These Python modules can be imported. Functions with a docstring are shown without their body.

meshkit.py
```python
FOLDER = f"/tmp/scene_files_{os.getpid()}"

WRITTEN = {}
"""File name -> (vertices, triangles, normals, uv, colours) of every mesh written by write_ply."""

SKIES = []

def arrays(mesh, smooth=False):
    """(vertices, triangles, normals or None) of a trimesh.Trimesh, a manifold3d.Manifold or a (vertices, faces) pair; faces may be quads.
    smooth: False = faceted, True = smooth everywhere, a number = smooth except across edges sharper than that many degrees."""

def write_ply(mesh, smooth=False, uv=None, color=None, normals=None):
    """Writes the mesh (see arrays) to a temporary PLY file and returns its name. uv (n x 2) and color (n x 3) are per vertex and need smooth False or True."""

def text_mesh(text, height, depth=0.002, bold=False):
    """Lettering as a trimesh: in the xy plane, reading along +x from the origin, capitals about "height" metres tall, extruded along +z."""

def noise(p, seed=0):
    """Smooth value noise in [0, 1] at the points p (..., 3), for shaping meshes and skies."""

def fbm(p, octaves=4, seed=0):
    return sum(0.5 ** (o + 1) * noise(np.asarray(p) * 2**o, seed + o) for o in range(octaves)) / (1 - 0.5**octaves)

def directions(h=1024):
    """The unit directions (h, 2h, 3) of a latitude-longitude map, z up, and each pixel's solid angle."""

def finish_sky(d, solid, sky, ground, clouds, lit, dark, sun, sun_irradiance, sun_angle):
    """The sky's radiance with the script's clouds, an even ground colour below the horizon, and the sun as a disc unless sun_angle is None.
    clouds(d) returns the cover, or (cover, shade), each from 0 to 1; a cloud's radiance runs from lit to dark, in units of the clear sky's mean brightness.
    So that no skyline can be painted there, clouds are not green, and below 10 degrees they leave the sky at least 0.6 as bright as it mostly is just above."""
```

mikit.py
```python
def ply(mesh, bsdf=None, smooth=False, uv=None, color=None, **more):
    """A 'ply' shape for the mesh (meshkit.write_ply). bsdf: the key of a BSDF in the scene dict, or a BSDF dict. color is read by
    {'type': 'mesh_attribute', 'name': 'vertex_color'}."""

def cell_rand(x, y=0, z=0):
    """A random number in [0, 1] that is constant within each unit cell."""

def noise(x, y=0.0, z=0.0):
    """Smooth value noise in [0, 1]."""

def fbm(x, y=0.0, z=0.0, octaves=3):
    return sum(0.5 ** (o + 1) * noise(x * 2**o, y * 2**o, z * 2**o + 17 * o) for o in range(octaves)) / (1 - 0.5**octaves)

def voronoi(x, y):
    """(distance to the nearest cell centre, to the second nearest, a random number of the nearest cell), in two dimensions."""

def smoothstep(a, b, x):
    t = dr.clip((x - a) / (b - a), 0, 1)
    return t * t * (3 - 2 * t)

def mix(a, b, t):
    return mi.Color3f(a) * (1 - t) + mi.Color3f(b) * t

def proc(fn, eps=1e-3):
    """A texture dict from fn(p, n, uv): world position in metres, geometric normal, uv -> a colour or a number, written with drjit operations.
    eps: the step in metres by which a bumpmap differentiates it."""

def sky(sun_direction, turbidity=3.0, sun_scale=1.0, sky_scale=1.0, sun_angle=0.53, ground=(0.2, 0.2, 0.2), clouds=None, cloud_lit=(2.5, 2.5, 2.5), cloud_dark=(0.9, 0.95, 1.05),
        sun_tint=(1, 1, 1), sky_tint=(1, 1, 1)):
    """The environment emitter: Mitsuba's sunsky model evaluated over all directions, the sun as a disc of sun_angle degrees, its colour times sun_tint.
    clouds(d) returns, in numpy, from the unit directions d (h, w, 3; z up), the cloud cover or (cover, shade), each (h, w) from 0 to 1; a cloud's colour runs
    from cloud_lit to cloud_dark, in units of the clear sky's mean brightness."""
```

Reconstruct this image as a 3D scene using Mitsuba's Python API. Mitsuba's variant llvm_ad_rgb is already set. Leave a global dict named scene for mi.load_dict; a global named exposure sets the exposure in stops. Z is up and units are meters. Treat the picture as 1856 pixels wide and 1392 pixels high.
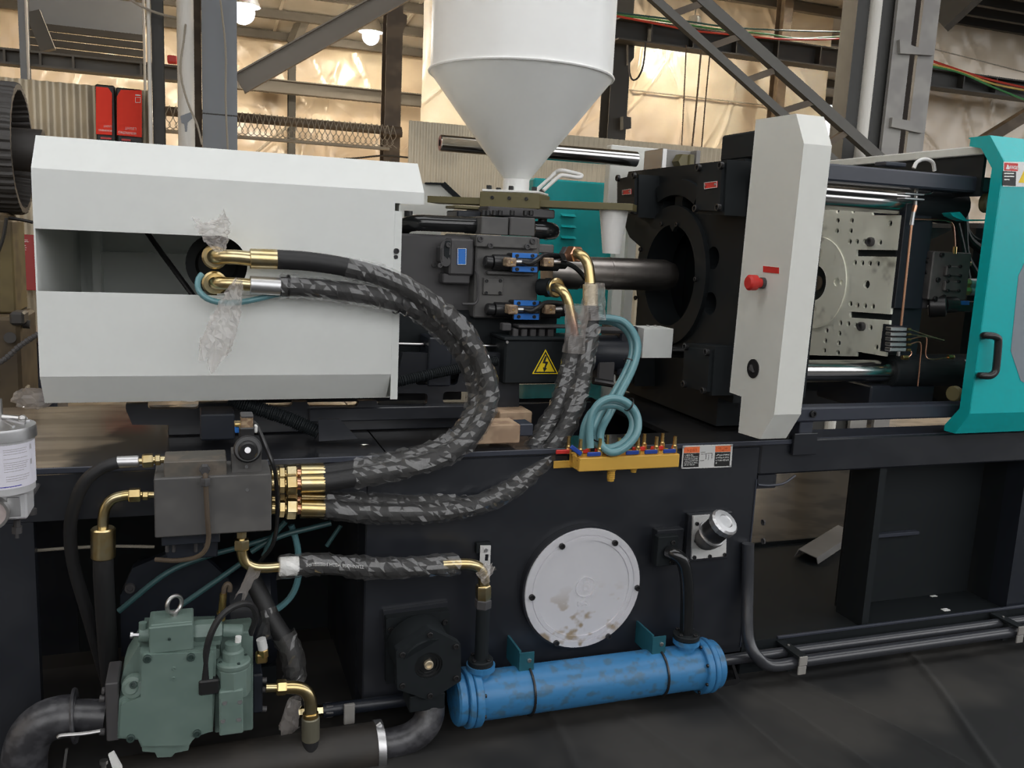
import math, random
import numpy as np, trimesh, drjit as dr, mitsuba as mi, mikit, meshkit
from shapely.geometry import Polygon, Point, box as sbox
from shapely.ops import unary_union
from mikit import noise, fbm, smoothstep, mix, proc

T = mi.ScalarTransform4f
V = lambda *a: np.array(a, float)

# ------------------------------------------------------------------ camera, sky, lamps, exposure
FOCAL = 1592.4                       # pixels of the 1856 x 1392 frame
YAW, PITCH, ROLL = np.radians([19.851, 9.526, 2.760])
EYE = V(0, -2.4, 1.48)
FWD = V(math.sin(YAW) * math.cos(PITCH), math.cos(YAW) * math.cos(PITCH), -math.sin(PITCH))
_r = np.cross(FWD, [0, 0, 1]); _r /= np.linalg.norm(_r); _u = np.cross(_r, FWD)
RIGHT = _r * math.cos(ROLL) + _u * math.sin(ROLL)
UP = -_r * math.sin(ROLL) + _u * math.cos(ROLL)
exposure = 0.0
scene, labels = {}, {}
scene['camera'] = {'type': 'perspective', 'fov': math.degrees(2 * math.atan(928 / FOCAL)), 'fov_axis': 'x', 'near_clip': 0.05, 'far_clip': 200.0,
                   'to_world': T().look_at(origin=EYE.tolist(), target=(EYE + FWD).tolist(), up=UP.tolist())}
# overcast daylight that enters by the open front of the hall, behind the camera
def _cover(d):
    return np.ones(d.shape[:2]), 0.25 + 0.25 * np.sin(3 * d[..., 0] + 1.0) * np.sin(2.3 * d[..., 1]) + 0.12 * np.sin(7 * d[..., 0] - 4 * d[..., 2])
scene['sky'] = mikit.sky([0.2, -0.6, 0.75], turbidity=6, sun_scale=0.0, sky_scale=15.0, ground=(0.10, 0.10, 0.10), clouds=_cover,
                         cloud_lit=(1.25, 1.25, 1.25), cloud_dark=(0.75, 0.76, 0.78))
LAMP_COLOUR = V(1.0, 0.84, 0.62)
LAMP_POWER = 1000.0
ROOF = lambda y: 5.05 + 0.09 * (16 - y)      # the roof's underside
Y_LEFT, Y_MID, Y_RIGHT = 16.0, 11.0, 8.0     # the back wall steps forward from left to right

# ------------------------------------------------------------------ helpers
def at(px, py, y):      # the point at depth y that the photograph shows at a pixel
    v = FWD + RIGHT * ((px - 928) / FOCAL) - UP * ((py - 696) / FOCAL)
    return EYE + v * ((y - EYE[1]) / v[1])
def atz(px, py, z):
    v = FWD + RIGHT * ((px - 928) / FOCAL) - UP * ((py - 696) / FOCAL)
    return EYE + v * ((z - EYE[2]) / v[2])
def atx(px, py, x):
    v = FWD + RIGHT * ((px - 928) / FOCAL) - UP * ((py - 696) / FOCAL)
    return EYE + v * ((x - EYE[0]) / v[0])
def size(n, px, py, y):  # metres that n pixels span at that depth
    p = at(px, py, y) - EYE
    return n * float(p @ FWD) / FOCAL

_used = {}
def numbered(key):
    n = _used.get(key, 0); _used[key] = n + 1
    return key if n == 0 else f'{key}_{n:03d}'
def tag(key, label, cat, group=None):
    labels[key] = {'label': label, 'category': cat}
    if group: labels[key]['group'] = group
def thing(name, label, cat, group=None):
    key = numbered(name); tag(key, label, cat, group); return key
def put(name, mesh, mat, parent=None, smooth=30, label=None, kind=None, **kw):
    key = numbered(parent + '__' + name if parent else name)
    scene[key] = mikit.ply(mesh, 'mat_' + mat, smooth, **kw)
    if label or kind:
        labels.setdefault(key, {})
        if label: labels[key]['label'] = label
        if kind: labels[key]['kind'] = kind
    return key
def solo(name, mesh, mat, label, cat, group=None, smooth=30):
    key = put(name, mesh, mat, None, smooth); tag(key, label, cat, group); return key
def struct(name, mesh, mat, smooth=30, **kw):
    return put(name, mesh, mat, None, smooth, kind='structure', **kw)

def cat(*ms):
    out = []
    for m in ms:
        out += m if isinstance(m, list) else [m]
    return trimesh.util.concatenate(out)
def bx(x0, x1, y0, y1, z0, z1, b=0.0):     # a box, its edges chamfered by b
    lo, hi = np.minimum([x0, y0, z0], [x1, y1, z1]), np.maximum([x0, y0, z0], [x1, y1, z1])
    if b <= 0:
        return trimesh.creation.box(extents=hi - lo, transform=trimesh.transformations.translation_matrix((lo + hi) / 2))
    b = min(b, 0.45 * (hi - lo).min())
    P = []
    for i in (0, 1):
        for j in (0, 1):
            for k in (0, 1):
                c = V([lo, hi][i][0], [lo, hi][j][1], [lo, hi][k][2]); s = V(1 - 2 * i, 1 - 2 * j, 1 - 2 * k) * b
                for a in range(3):
                    q = c + s; q[a] = c[a]; P.append(q)
    return trimesh.convex.convex_hull(np.array(P))
def fb(x0, y0, x1, y1, Y, dep, b=0.0):     # box whose front face at depth Y runs between two photograph points
    p, q = at(x0, y0, Y), at(x1, y1, Y)
    return bx(p[0], q[0], Y, Y + dep, q[2], p[2], b)
def xz(pts, Y): return [tuple(at(px, py, Y)[[0, 2]]) for px, py in pts]
def slab(poly, y0, y1):                    # an (x, z) outline extruded in depth
    poly = poly if hasattr(poly, 'exterior') else Polygon(poly)
    m = trimesh.creation.extrude_polygon(poly.buffer(0), abs(y1 - y0))
    v = np.array(m.vertices)
    m.vertices = np.stack([v[:, 0], max(y0, y1) - v[:, 2], v[:, 1]], 1)
    return m
def side(poly, x0, x1):                    # a (y, z) outline extruded along x
    poly = poly if hasattr(poly, 'exterior') else Polygon(poly)
    m = trimesh.creation.extrude_polygon(poly.buffer(0), abs(x1 - x0))
    v = np.array(m.vertices)
    m.vertices = np.stack([v[:, 2] + min(x0, x1), v[:, 0], v[:, 1]], 1)
    return m
def flat(poly, z0, z1):                    # an (x, y) outline extruded in height
    poly = poly if hasattr(poly, 'exterior') else Polygon(poly)
    m = trimesh.creation.extrude_polygon(poly.buffer(0), abs(z1 - z0)); m.apply_translation([0, 0, min(z0, z1)])
    return m
def frame_of(d):
    d = np.asarray(d, float) / np.linalg.norm(d)
    a = np.cross(d, [0, 0, 1] if abs(d[2]) < 0.9 else [1, 0, 0]); a /= np.linalg.norm(a)
    return a, np.cross(d, a), d
def lathe(profile, o, axis, n=32, jag=None):  # (radius, height) profile turned about an axis
    a, b, d = frame_of(axis); o = np.asarray(o, float)
    th = np.arange(n) * 2 * np.pi / n
    prof = np.array(profile, float)
    rings = [o + h * d + r * (np.cos(th)[:, None] * a + np.sin(th)[:, None] * b) * (1 if jag is None else jag(th)[:, None]) for r, h in prof]
    v = np.vstack(rings); i = np.arange(n); j = (i + 1) % n; f = []
    for k in range(len(prof) - 1):
        f += [np.stack([k * n + i, k * n + j, (k + 1) * n + j], 1), np.stack([k * n + i, (k + 1) * n + j, (k + 1) * n + i], 1)]
    f = np.vstack(f)
    keep = (v[f[:, 0]] != v[f[:, 1]]).any(1) & (v[f[:, 1]] != v[f[:, 2]]).any(1) & (v[f[:, 2]] != v[f[:, 0]]).any(1)
    m = trimesh.Trimesh(v, f[keep], process=True); return m
def rod(p, q, r, n=20, r2=None, bev=0.0):
    p, q = np.asarray(p, float), np.asarray(q, float); L = np.linalg.norm(q - p); r2 = r if r2 is None else r2
    prof = [(0, 0), (r - bev, 0)] + ([(r, bev), (r2, L - bev)] if bev else [(r2, L)]) + ([(r2 - bev, L)] if bev else []) + [(0, L)]
    return lathe(prof, p, q - p, n)
def pipe(p, q, r, w, n=32):                # a hollow tube
    p, q = np.asarray(p, float), np.asarray(q, float); L = np.linalg.norm(q - p)
    return lathe([(r - w, 0), (r, 0), (r, L), (r - w, L), (r - w, 0)], p, q - p, n)
def curve(pts, step=0.01):                 # Catmull-Rom through the points, evenly stepped
    P = np.array(pts, float)
    if len(P) == 2: n = max(2, int(np.linalg.norm(P[1] - P[0]) / step)); return P[0] + (P[1] - P[0]) * np.linspace(0, 1, n)[:, None]
    Q = np.vstack([2 * P[0] - P[1], P, 2 * P[-1] - P[-2]]); out = []
    for i in range(len(P) - 1):
        p0, p1, p2, p3 = Q[i:i + 4]; n = max(3, int(np.linalg.norm(p2 - p1) / step))
        t = np.linspace(0, 1, n, endpoint=False)[:, None]
        out.append(0.5 * (2 * p1 + (p2 - p0) * t + (2 * p0 - 5 * p1 + 4 * p2 - p3) * t**2 + (3 * p1 - p0 - 3 * p2 + p3) * t**3))
    return np.vstack(out + [P[-1:]])
def sweep(c, r, n=16, warp=None, caps=True):   # a tube along the curve c; warp(s, theta) scales the radius
    c = np.asarray(c, float); t = np.gradient(c, axis=0); t /= np.linalg.norm(t, axis=1, keepdims=True) + 1e-12
    a = frame_of(t[0])[0]; th = np.arange(n) * 2 * np.pi / n; rings = []
    s = np.concatenate([[0], np.cumsum(np.linalg.norm(np.diff(c, axis=0), axis=1))])
    rr = np.broadcast_to(r, (len(c),))
    for i in range(len(c)):
        a = a - t[i] * (a @ t[i]); a /= np.linalg.norm(a); b = np.cross(t[i], a)
        w = 1.0 if warp is None else warp(s[i], th)
        rings.append(c[i] + (rr[i] * w * np.cos(th))[:, None] * a + (rr[i] * w * np.sin(th))[:, None] * b)
    v = np.vstack(rings); i = np.arange(n); j = (i + 1) % n; f = []
    for k in range(len(c) - 1):
        f += [np.stack([k * n + i, k * n + j, (k + 1) * n + j], 1), np.stack([k * n + i, (k + 1) * n + j, (k + 1) * n + i], 1)]
    if caps:
        v = np.vstack([v, c[:1], c[-1:]]); m = len(c) * n; e = (len(c) - 1) * n
        f += [np.stack([j, i, i * 0 + m], 1), np.stack([e + i, e + j, i * 0 + m + 1], 1)]
    return trimesh.Trimesh(v, np.vstack(f), process=False)
def hose(pts, r, n=14, step=0.012): return sweep(curve(pts, step), r, n)
def hexnut(p, q, r):                       # a hexagonal nut between two points, its corners turned off
    p, q = np.asarray(p, float), np.asarray(q, float); L = np.linalg.norm(q - p)
    return lathe([(0, 0), (r * .88, 0), (r, L * .12), (r, L * .88), (r * .88, L), (0, L)], p, q - p, 6)
def grid(f, nu, nv):                       # a sheet from f(u, v) over the unit square
    u, v = np.meshgrid(np.linspace(0, 1, nu), np.linspace(0, 1, nv)); P = f(u, v).reshape(-1, 3)
    i, j = np.meshgrid(np.arange(nv - 1), np.arange(nu - 1), indexing='ij'); q = i * nu + j
    return (P, np.stack([q, q + 1, q + nu + 1, q + nu], -1).reshape(-1, 4))
def beam(p, q, w, h, up=(0, 0, 1), b=0.0):   # a square bar between two points
    p, q = np.asarray(p, float), np.asarray(q, float); d = (q - p) / np.linalg.norm(q - p)
    s = np.cross(d, up); s /= np.linalg.norm(s); t = np.cross(s, d)
    m = bx(-w / 2, w / 2, 0, np.linalg.norm(q - p), -h / 2, h / 2, b)
    M = np.eye(4); M[:3, 0], M[:3, 1], M[:3, 2], M[:3, 3] = s, d, t, p
    m.apply_transform(M); return m
def ibeam(p, q, w, h, t, up=(0, 0, 1)):
    p, q = np.asarray(p, float), np.asarray(q, float); d = (q - p) / np.linalg.norm(q - p)
    s = np.cross(d, up); s /= np.linalg.norm(s); u = np.cross(s, d)
    return cat(beam(p, q, t, h - 2 * t, up), beam(p + u * (h - t) / 2, q + u * (h - t) / 2, w, t, up), beam(p - u * (h - t) / 2, q - u * (h - t) / 2, w, t, up))

# a socket head cap screw, shared by all bolts: unit radius, head along +z from 0 to 0.9
_cap = lathe([(1, 0), (1, .78), (.9, .9), (.58, .9), (.5, .45), (0, .45)], [0, 0, 0], [0, 0, 1], 12)
_hexb = lathe([(1, 0), (1, .55), (.88, .65), (0, .65)], [0, 0, 0], [0, 0, 1], 6)
_bolt = {}
def bolt(parent, p, axis, r, mat='black_steel', kind='cap', name='bolt'):
    if (kind, mat) not in _bolt: _bolt[kind, mat] = mikit.ply(_cap if kind == 'cap' else _hexb, 'mat_' + mat, 30)
    a, b, d = frame_of(axis); M = np.eye(4); M[:3, 0], M[:3, 1], M[:3, 2], M[:3, 3] = a * r, b * r, d * r, p
    key = numbered(parent + '__' + name)
    scene[key] = {**_bolt[kind, mat], 'to_world': T(M)}
    return key
FRONT, LEFTW, UPW = V(0, -1, 0), V(-1, 0, 0), V(0, 0, 1)

# ------------------------------------------------------------------ materials
def pbr(name, rgb, rough=0.5, metal=0.0, spec=0.5, tex=None, bump=None, coat=0.0, bscale=1.0):
    d = {'type': 'principled', 'base_color': tex if tex else {'type': 'rgb', 'value': list(rgb)}, 'roughness': rough, 'metallic': metal, 'specular': spec}
    if coat: d['clearcoat'] = coat; d['clearcoat_gloss'] = 0.9
    if bump: d = {'type': 'bumpmap', 'arbitrary': bump, 'scale': bscale, 'bsdf': d}
    scene['mat_' + name] = {'type': 'twosided', 'bsdf': d}
def mottle(a, b, s, lo=.35, hi=.7, o=3):
    return proc(lambda p, n, uv: mix(a, b, smoothstep(lo, hi, fbm(p.x * s, p.y * s, p.z * s, o))))
pbr('cover_paint', (.66, .68, .66), .42)
pbr('hopper_paint', (.80, .81, .79), .28, coat=.3)
pbr('guard_paint', (.66, .67, .63), .45)
pbr('navy_paint', (.014, .017, .024), .36, spec=.5)
pbr('navy_light', (.035, .040, .055), .38)
pbr('black_paint', (.0115, .0145, .0165), .58, spec=.22)
pbr('black_steel', (.012, .012, .013), .35, spec=.6)
pbr('rubber', (.014, .014, .015), .55)
pbr('teal_paint', (.004, .40, .41), .35)
pbr('teal_back', (.006, .30, .31), .4)
pbr('gunmetal', None, .5, spec=.5, tex=mottle((.075, .073, .072), (.10, .097, .093), 14))
pbr('block_grey', (.055, .053, .055), .5)
pbr('pump_green', None, .45, tex=mottle((.115, .168, .148), (.135, .19, .168), 12))
pbr('brass', (.72, .50, .20), .28, metal=1.0)
pbr('zinc_yellow', None, .27, metal=1.0, tex=mottle((.62, .47, .22), (.66, .56, .34), 30))
pbr('copper', (.75, .40, .26), .3, metal=1.0)
pbr('chrome', (.62, .61, .60), .16, metal=1.0)
pbr('steel', (.50, .49, .48), .35, metal=1.0)
pbr('barrel_steel', None, .34, metal=1.0, tex=mottle((.36, .33, .31), (.44, .41, .38), 18))
pbr('aluminium', (.62, .62, .63), .4, metal=1.0)
pbr('cooler_blue', None, .4, tex=mottle((.035, .17, .36), (.05, .13, .22), 40, .5, .75))
pbr('valve_blue', (.02, .16, .55), .4)
pbr('handle_blue', (.015, .05, .28), .4)
pbr('red_paint', (.55, .03, .025), .4)
pbr('red_sign', (.90, .055, .03), .6, spec=.2)
pbr('gold_paint', (.58, .34, .06), .38)
pbr('white_paint', (.75, .75, .73), .4)
pbr('orange_label', (.75, .16, .05), .5)
pbr('label_black', (.012, .012, .012), .5)
pbr('label_silver', (.55, .55, .54), .5)
pbr('yellow_label', (.80, .58, .01), .45)
pbr('olive_plate', (.13, .112, .05), .45)
pbr('wood', None, .7, tex=mottle((.42, .30, .20), (.30, .2, .13), 25))
pbr('green_hose', (.11, .25, .28), .28, spec=.7)
pbr('dark_green_hose', (.03, .08, .085), .4)
pbr('platen_cream', None, .5, tex=proc(lambda p, n, uv: mix((.93, .93, .80), (.36, .35, .28), smoothstep(.62, .80, fbm(p.x * 9, p.y * 9, p.z * 9, 4)))))
pbr('cover_lid', None, .5, spec=.4, tex=proc(lambda p, n, uv: mix((.55, .55, .58), (.30, .24, .17), smoothstep(.54, .66, fbm(p.x * 16, p.y * 16, p.z * 16, 4)) * smoothstep(.44, .28, p.z))))
pbr('rust_brown', None, .65, tex=mottle((.075, .055, .038), (.12, .09, .06), 6))
pbr('grey_column', (.20, .215, .235), .55)
pbr('pale_beam', (.10, .095, .085), .6)
pbr('brace_paint', (.19, .165, .135), .6)
pbr('dark_column', (.035, .035, .033), .6)
pbr('grey_lattice', None, .6, tex=mottle((.22, .21, .20), (.28, .27, .25), 5))
pbr('pvc', (.62, .60, .55), .45)
pbr('rusty_frame', None, .7, tex=mottle((.09, .065, .035), (.05, .035, .02), 8))
pbr('cast_iron', (.035, .032, .03), .55)
pbr('cast_edge', (.22, .12, .06), .5)
pbr('cable_red', (.5, .05, .03), .5)
pbr('cable_green', (.06, .25, .09), .5)
pbr('cable_yellow', (.6, .42, .12), .5)
pbr('rope', (.30, .27, .22), .7)
pbr('roof_metal', (.34, .32, .28), .6)
pbr('purlin_brown', (.055, .05, .042), .6)

# ------------------------------------------------------------------ the hall: floor, walls of plastic sheeting, roof
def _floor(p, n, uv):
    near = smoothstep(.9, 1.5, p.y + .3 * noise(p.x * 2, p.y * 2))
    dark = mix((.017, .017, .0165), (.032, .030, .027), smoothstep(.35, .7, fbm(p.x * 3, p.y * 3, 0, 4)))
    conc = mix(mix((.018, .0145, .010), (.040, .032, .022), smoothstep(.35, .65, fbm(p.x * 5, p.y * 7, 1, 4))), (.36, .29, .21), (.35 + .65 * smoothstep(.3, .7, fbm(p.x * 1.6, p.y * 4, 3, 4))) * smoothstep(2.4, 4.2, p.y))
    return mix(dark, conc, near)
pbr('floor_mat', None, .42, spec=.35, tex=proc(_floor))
struct('floor', grid(lambda u, v: np.stack([-9 + 34 * u, -9 + 26 * v, 0 * u], -1), 2, 2), 'floor_mat', False)
# a black tarpaulin of soft folds on the floor before the machine
def _tarp(u, v):
    x, y = -.9 + 5.2 * u, -1.9 + 2.5 * v
    q = np.stack([x * 2.2, y * 2.2, 0 * x], -1).reshape(-1, 3)
    z = .012 + .010 * np.asarray(meshkit.fbm(q)).reshape(x.shape)
    for x0, y0, x1, y1, h in ((1.55, .1, 1.75, -1.6, .013), (1.68, .1, 2.02, -1.6, .010), (1.9, .1, 2.3, -1.6, .012), (1.0, -.1, .82, -1.4, .011), (2.35, -.3, 2.1, -.9, .01), (1.25, -.05, 1.35, -.8, .009)):
        d = (x - x0) * (y1 - y0) - (y - y0) * (x1 - x0); d = d / math.hypot(x1 - x0, y1 - y0) + .02 * np.sin(5 * y + x0 * 9)
        z += h * np.exp(-(d / .014) ** 2)
    return np.stack([x, y, z], -1)
pbr('tarp', None, .7, spec=.2, tex=mottle((.020, .0205, .021), (.046, .044, .041), 3.2, .4, .75, 4))
k = put('floor_tarpaulin', grid(_tarp, 420, 210), 'tarp', None, True)
tag(k, 'crumpled black floor covering spread on the ground before the machine', 'floor covering')

pbr('sheeting', None, .24, spec=.7, tex=mottle((.72, .62, .48), (.60, .50, .38), 1.3))
def sheet_wall(x0, x1, y, z1, seed, nu=200):
    rng = np.random.default_rng(seed)
    folds = [(rng.uniform(x0, x1), rng.uniform(.5, z1), rng.normal(0, .9), rng.uniform(.8, 2.5), rng.uniform(.012, .04)) for _ in range(int((x1 - x0) * 4))]
    def f(u, v):
        x, z = x0 + (x1 - x0) * u, z1 * v
        q = np.stack([x * .8, 0 * x + seed, z * .8], -1).reshape(-1, 3)
        d = .05 * np.asarray(meshkit.fbm(q)).reshape(x.shape) + .03 * np.asarray(meshkit.noise(q * 5)).reshape(x.shape)
        for fx, fz, a, L, h in folds:
            t = (x - fx) - a * (z - fz) - .12 * np.sin(2 * z); d += h * np.exp(-(t / .035) ** 2) * np.exp(-((z - fz) / L) ** 2)
        return np.stack([x, y - d, z], -1)
    return grid(f, nu, int(nu * .6))
XL, XM, XR = -9.0, at(764, 120, Y_MID)[0], at(1690, 150, Y_RIGHT)[0] - .3
struct('wall_back', sheet_wall(XL, XM * 16 / 11 + 1.6, Y_LEFT, ROOF(Y_LEFT), 1, 300), 'sheeting', True)
put('sheet_panel', sheet_wall(XM, XR + .8, Y_MID, ROOF(Y_MID), 2, 260), 'sheeting', 'wall_back', True)
put('sheet_panel', sheet_wall(XR, 25, Y_RIGHT, ROOF(Y_RIGHT) - .02, 3, 300), 'sheeting', 'wall_back', True)
for z0, z1, zz in ((1140, 1400, 163),):
    a, b = at(z0, zz, Y_MID - .09), at(z1, zz + 24, Y_MID - .09)
    put('sheet_seam', beam(a, V(b[0], b[1], a[2]), .02, .018), 'rope', 'wall_back')
put('lower_roof', bx(9.5, 20, 6.0, 8.3, 4.86, 4.9), 'purlin_brown', 'ceiling')
for i in range(5): put('purlin', bx(9.5, 20, 6.2 + i * .42, 6.28 + i * .42, 4.74, 4.859), 'dark_column', 'ceiling')
struct('wall_left', bx(-9.1, -9, -9, 16, 0, 7.0), 'sheeting')
struct('wall_front', bx(-9, 25, -8.6, -8.5, 0, 2.3), 'grey_column')  # low unseen wall, added to keep the daylight dark near the horizon
put('front_bay', grid(lambda u, v: np.stack([-9 + 34 * u, -6.5 + 4.1 * v, ROOF(-6.5 + 4.1 * v)], -1), 2, 2), 'roof_metal', 'ceiling', False)  # unseen roof strip, added to break the daylight into contrasting bands
roof = struct('ceiling', grid(lambda u, v: np.stack([-9 + 34 * u, .6 + 15.6 * v, ROOF(.6 + 15.6 * v)], -1), 2, 2), 'roof_metal', False)
for i in range(12):
    y = 15.6 - i * 1.25
    put('purlin', bx(-9, 25, y - .06, y + .06, ROOF(y) - .16, ROOF(y) - .02), 'purlin_brown', 'ceiling')
for i in range(30):
    x = -8.5 + i * 1.1
    put('roof_rib', cat(beam((x, 1.3, ROOF(1.3) - .01), (x, 16, ROOF(16) - .01), .05, .03)), 'roof_metal', 'ceiling')

# ------------------------------------------------------------------ columns, girders and braces of the hall
def column(x0, x1, py, y, dep, mat, label, t=.012, top=None):
    a, b = at(x0, py, y)[0], at(x1, py, y)[0]; z1 = (top or ROOF(y + dep)) - .03
    k = thing('steel_column', label, 'column')
    put('flange', bx(a, b, y, y + t, 0, z1), mat, k); put('web', bx((a + b) / 2 - t / 2, (a + b) / 2 + t / 2, y + t, y + dep - t, 0, z1), mat, k)
    put('flange', bx(a, b, y + dep - t, y + dep, 0, z1), mat, k); return k
def pipe_up(px, py, y, r, mat, label, cat='pipe'):
    p = at(px, py, y); return solo('vertical_pipe', rod((p[0], y, 0), (p[0], y, ROOF(y) - .05), r, 20), mat, label, cat)
c1 = column(367, 430, 200, 5.5, .30, 'grey_column', 'broad blue-grey steel column behind the grey cover, beside a white pipe')
put('joint_line', bx(at(367, 200, 5.5)[0], at(430, 200, 5.5)[0], 5.496, 5.5, at(400, 207, 5.5)[2], at(400, 209, 5.5)[2]), 'dark_column', c1)
pipe_up(337, 150, 5.3, size(14.5, 337, 150, 5.3), 'pvc', 'white plastic downpipe beside the blue-grey column')
solo('paint_splash', cat(slab(Polygon(xz([(327, 212), (346, 205), (349, 216), (340, 224), (339, 240), (336, 240), (334, 226), (329, 224)], 5.3)), 5.3 - size(16, 337, 150, 5.3), 5.3 - size(13, 337, 150, 5.3))), 'grey_column', 'grey paint splash on the white downpipe', 'paint mark')
column(352, 366, 200, 5.75, .16, 'rust_brown', 'narrow reddish-brown steel post in the gap left of the blue-grey column')
column(276, 297, 150, 5.5, .25, 'dark_column', 'dark brown steel column at the right end of the red sign boxes')
pipe_up(271.5, 150, 5.45, size(3.6, 271, 150, 5.45), 'pvc', 'thin pale conduit running up the dark column by the red sign boxes', 'conduit')
c2 = column(698, 727, 180, 7.0, .22, 'rust_brown', 'brown steel column left of the hopper carrying the end of the mesh-wrapped rail')
put('bracket', slab(Polygon(xz([(722, 20), (738, 28), (737, 45), (729, 62), (722, 62)], 7.0)), 7.0, 7.1), 'rust_brown', c2)
put('clamp', cat(fb(696, 236, 726, 246, 6.86, .1, .01), rod(at(715, 241, 6.9), at(728, 241, 6.9), .045)), 'rust_brown', c2)
column(523, 536, 180, 15.4, .22, 'dark_column', 'thin far column on the sheeted wall below the roof edge')
column(34, 47, 60, 7.6, .2, 'grey_column', 'narrow grey column near the upper left corner above the partition')
pipe_up(49, 60, 7.5, size(2.4, 49, 60, 7.5), 'pvc', 'pale conduit on the narrow grey column at the upper left', 'conduit')
pipe_up(261, 60, 7.5, size(2.4, 261, 60, 7.5), 'pvc', 'pale conduit left of the dark column above the red sign boxes', 'conduit')
c3 = column(1107, 1140, 150, 9.26, .3, 'dark_column', 'dark column right of the hopper carrying the crane girder')
put('gusset', slab(Polygon(xz([(1139, 75), (1150, 78), (1149, 105), (1139, 118)], 9.2)), 9.2, 9.3), 'dark_column', c3)
put('gusset', slab(Polygon(xz([(1124, 212), (1138, 214), (1138, 234), (1124, 236)], 9.2)), 9.1, 9.2), 'dark_column', c3)
column(1418, 1434, 60, 10.2, .22, 'rust_brown', 'thin brown column against the sheeting behind the ladder truss')

def girder(p, q, Y, hpx, w, mat, label, stiff=()):
    a, b = at(*p, Y), at(*q, Y); b[2] = a[2]; h = size(hpx, *p, Y); k = thing('steel_girder', label, 'girder')
    put('top_flange', beam(a - V(0, 0, .01), b - V(0, 0, .01), w, .02), mat, k); put('web', beam(a - V(0, 0, h / 2), b - V(0, 0, h / 2), .02, h - .04), mat, k)
    put('bottom_flange', beam(a - V(0, 0, h - .01), b - V(0, 0, h - .01), w, .02), mat, k)
    for s in stiff:
        x = a[0] + (b[0] - a[0]) * s
        put('stiffener', bx(x - .01, x + .01, Y - w / 2, Y - .01, a[2] - h + .02, a[2] - .02), mat, k)
    return k
girder((-60, 82), (330, 120), 7.8, 28, .2, 'pale_beam', 'grey girder crossing above the corrugated partition at the upper left', (.17, .33, .48, .8))
girder((425, 137), (775, 172), 15.0, 23, .2, 'pale_beam', 'brown girder along the sheeted wall behind the diagonal brace')
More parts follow.
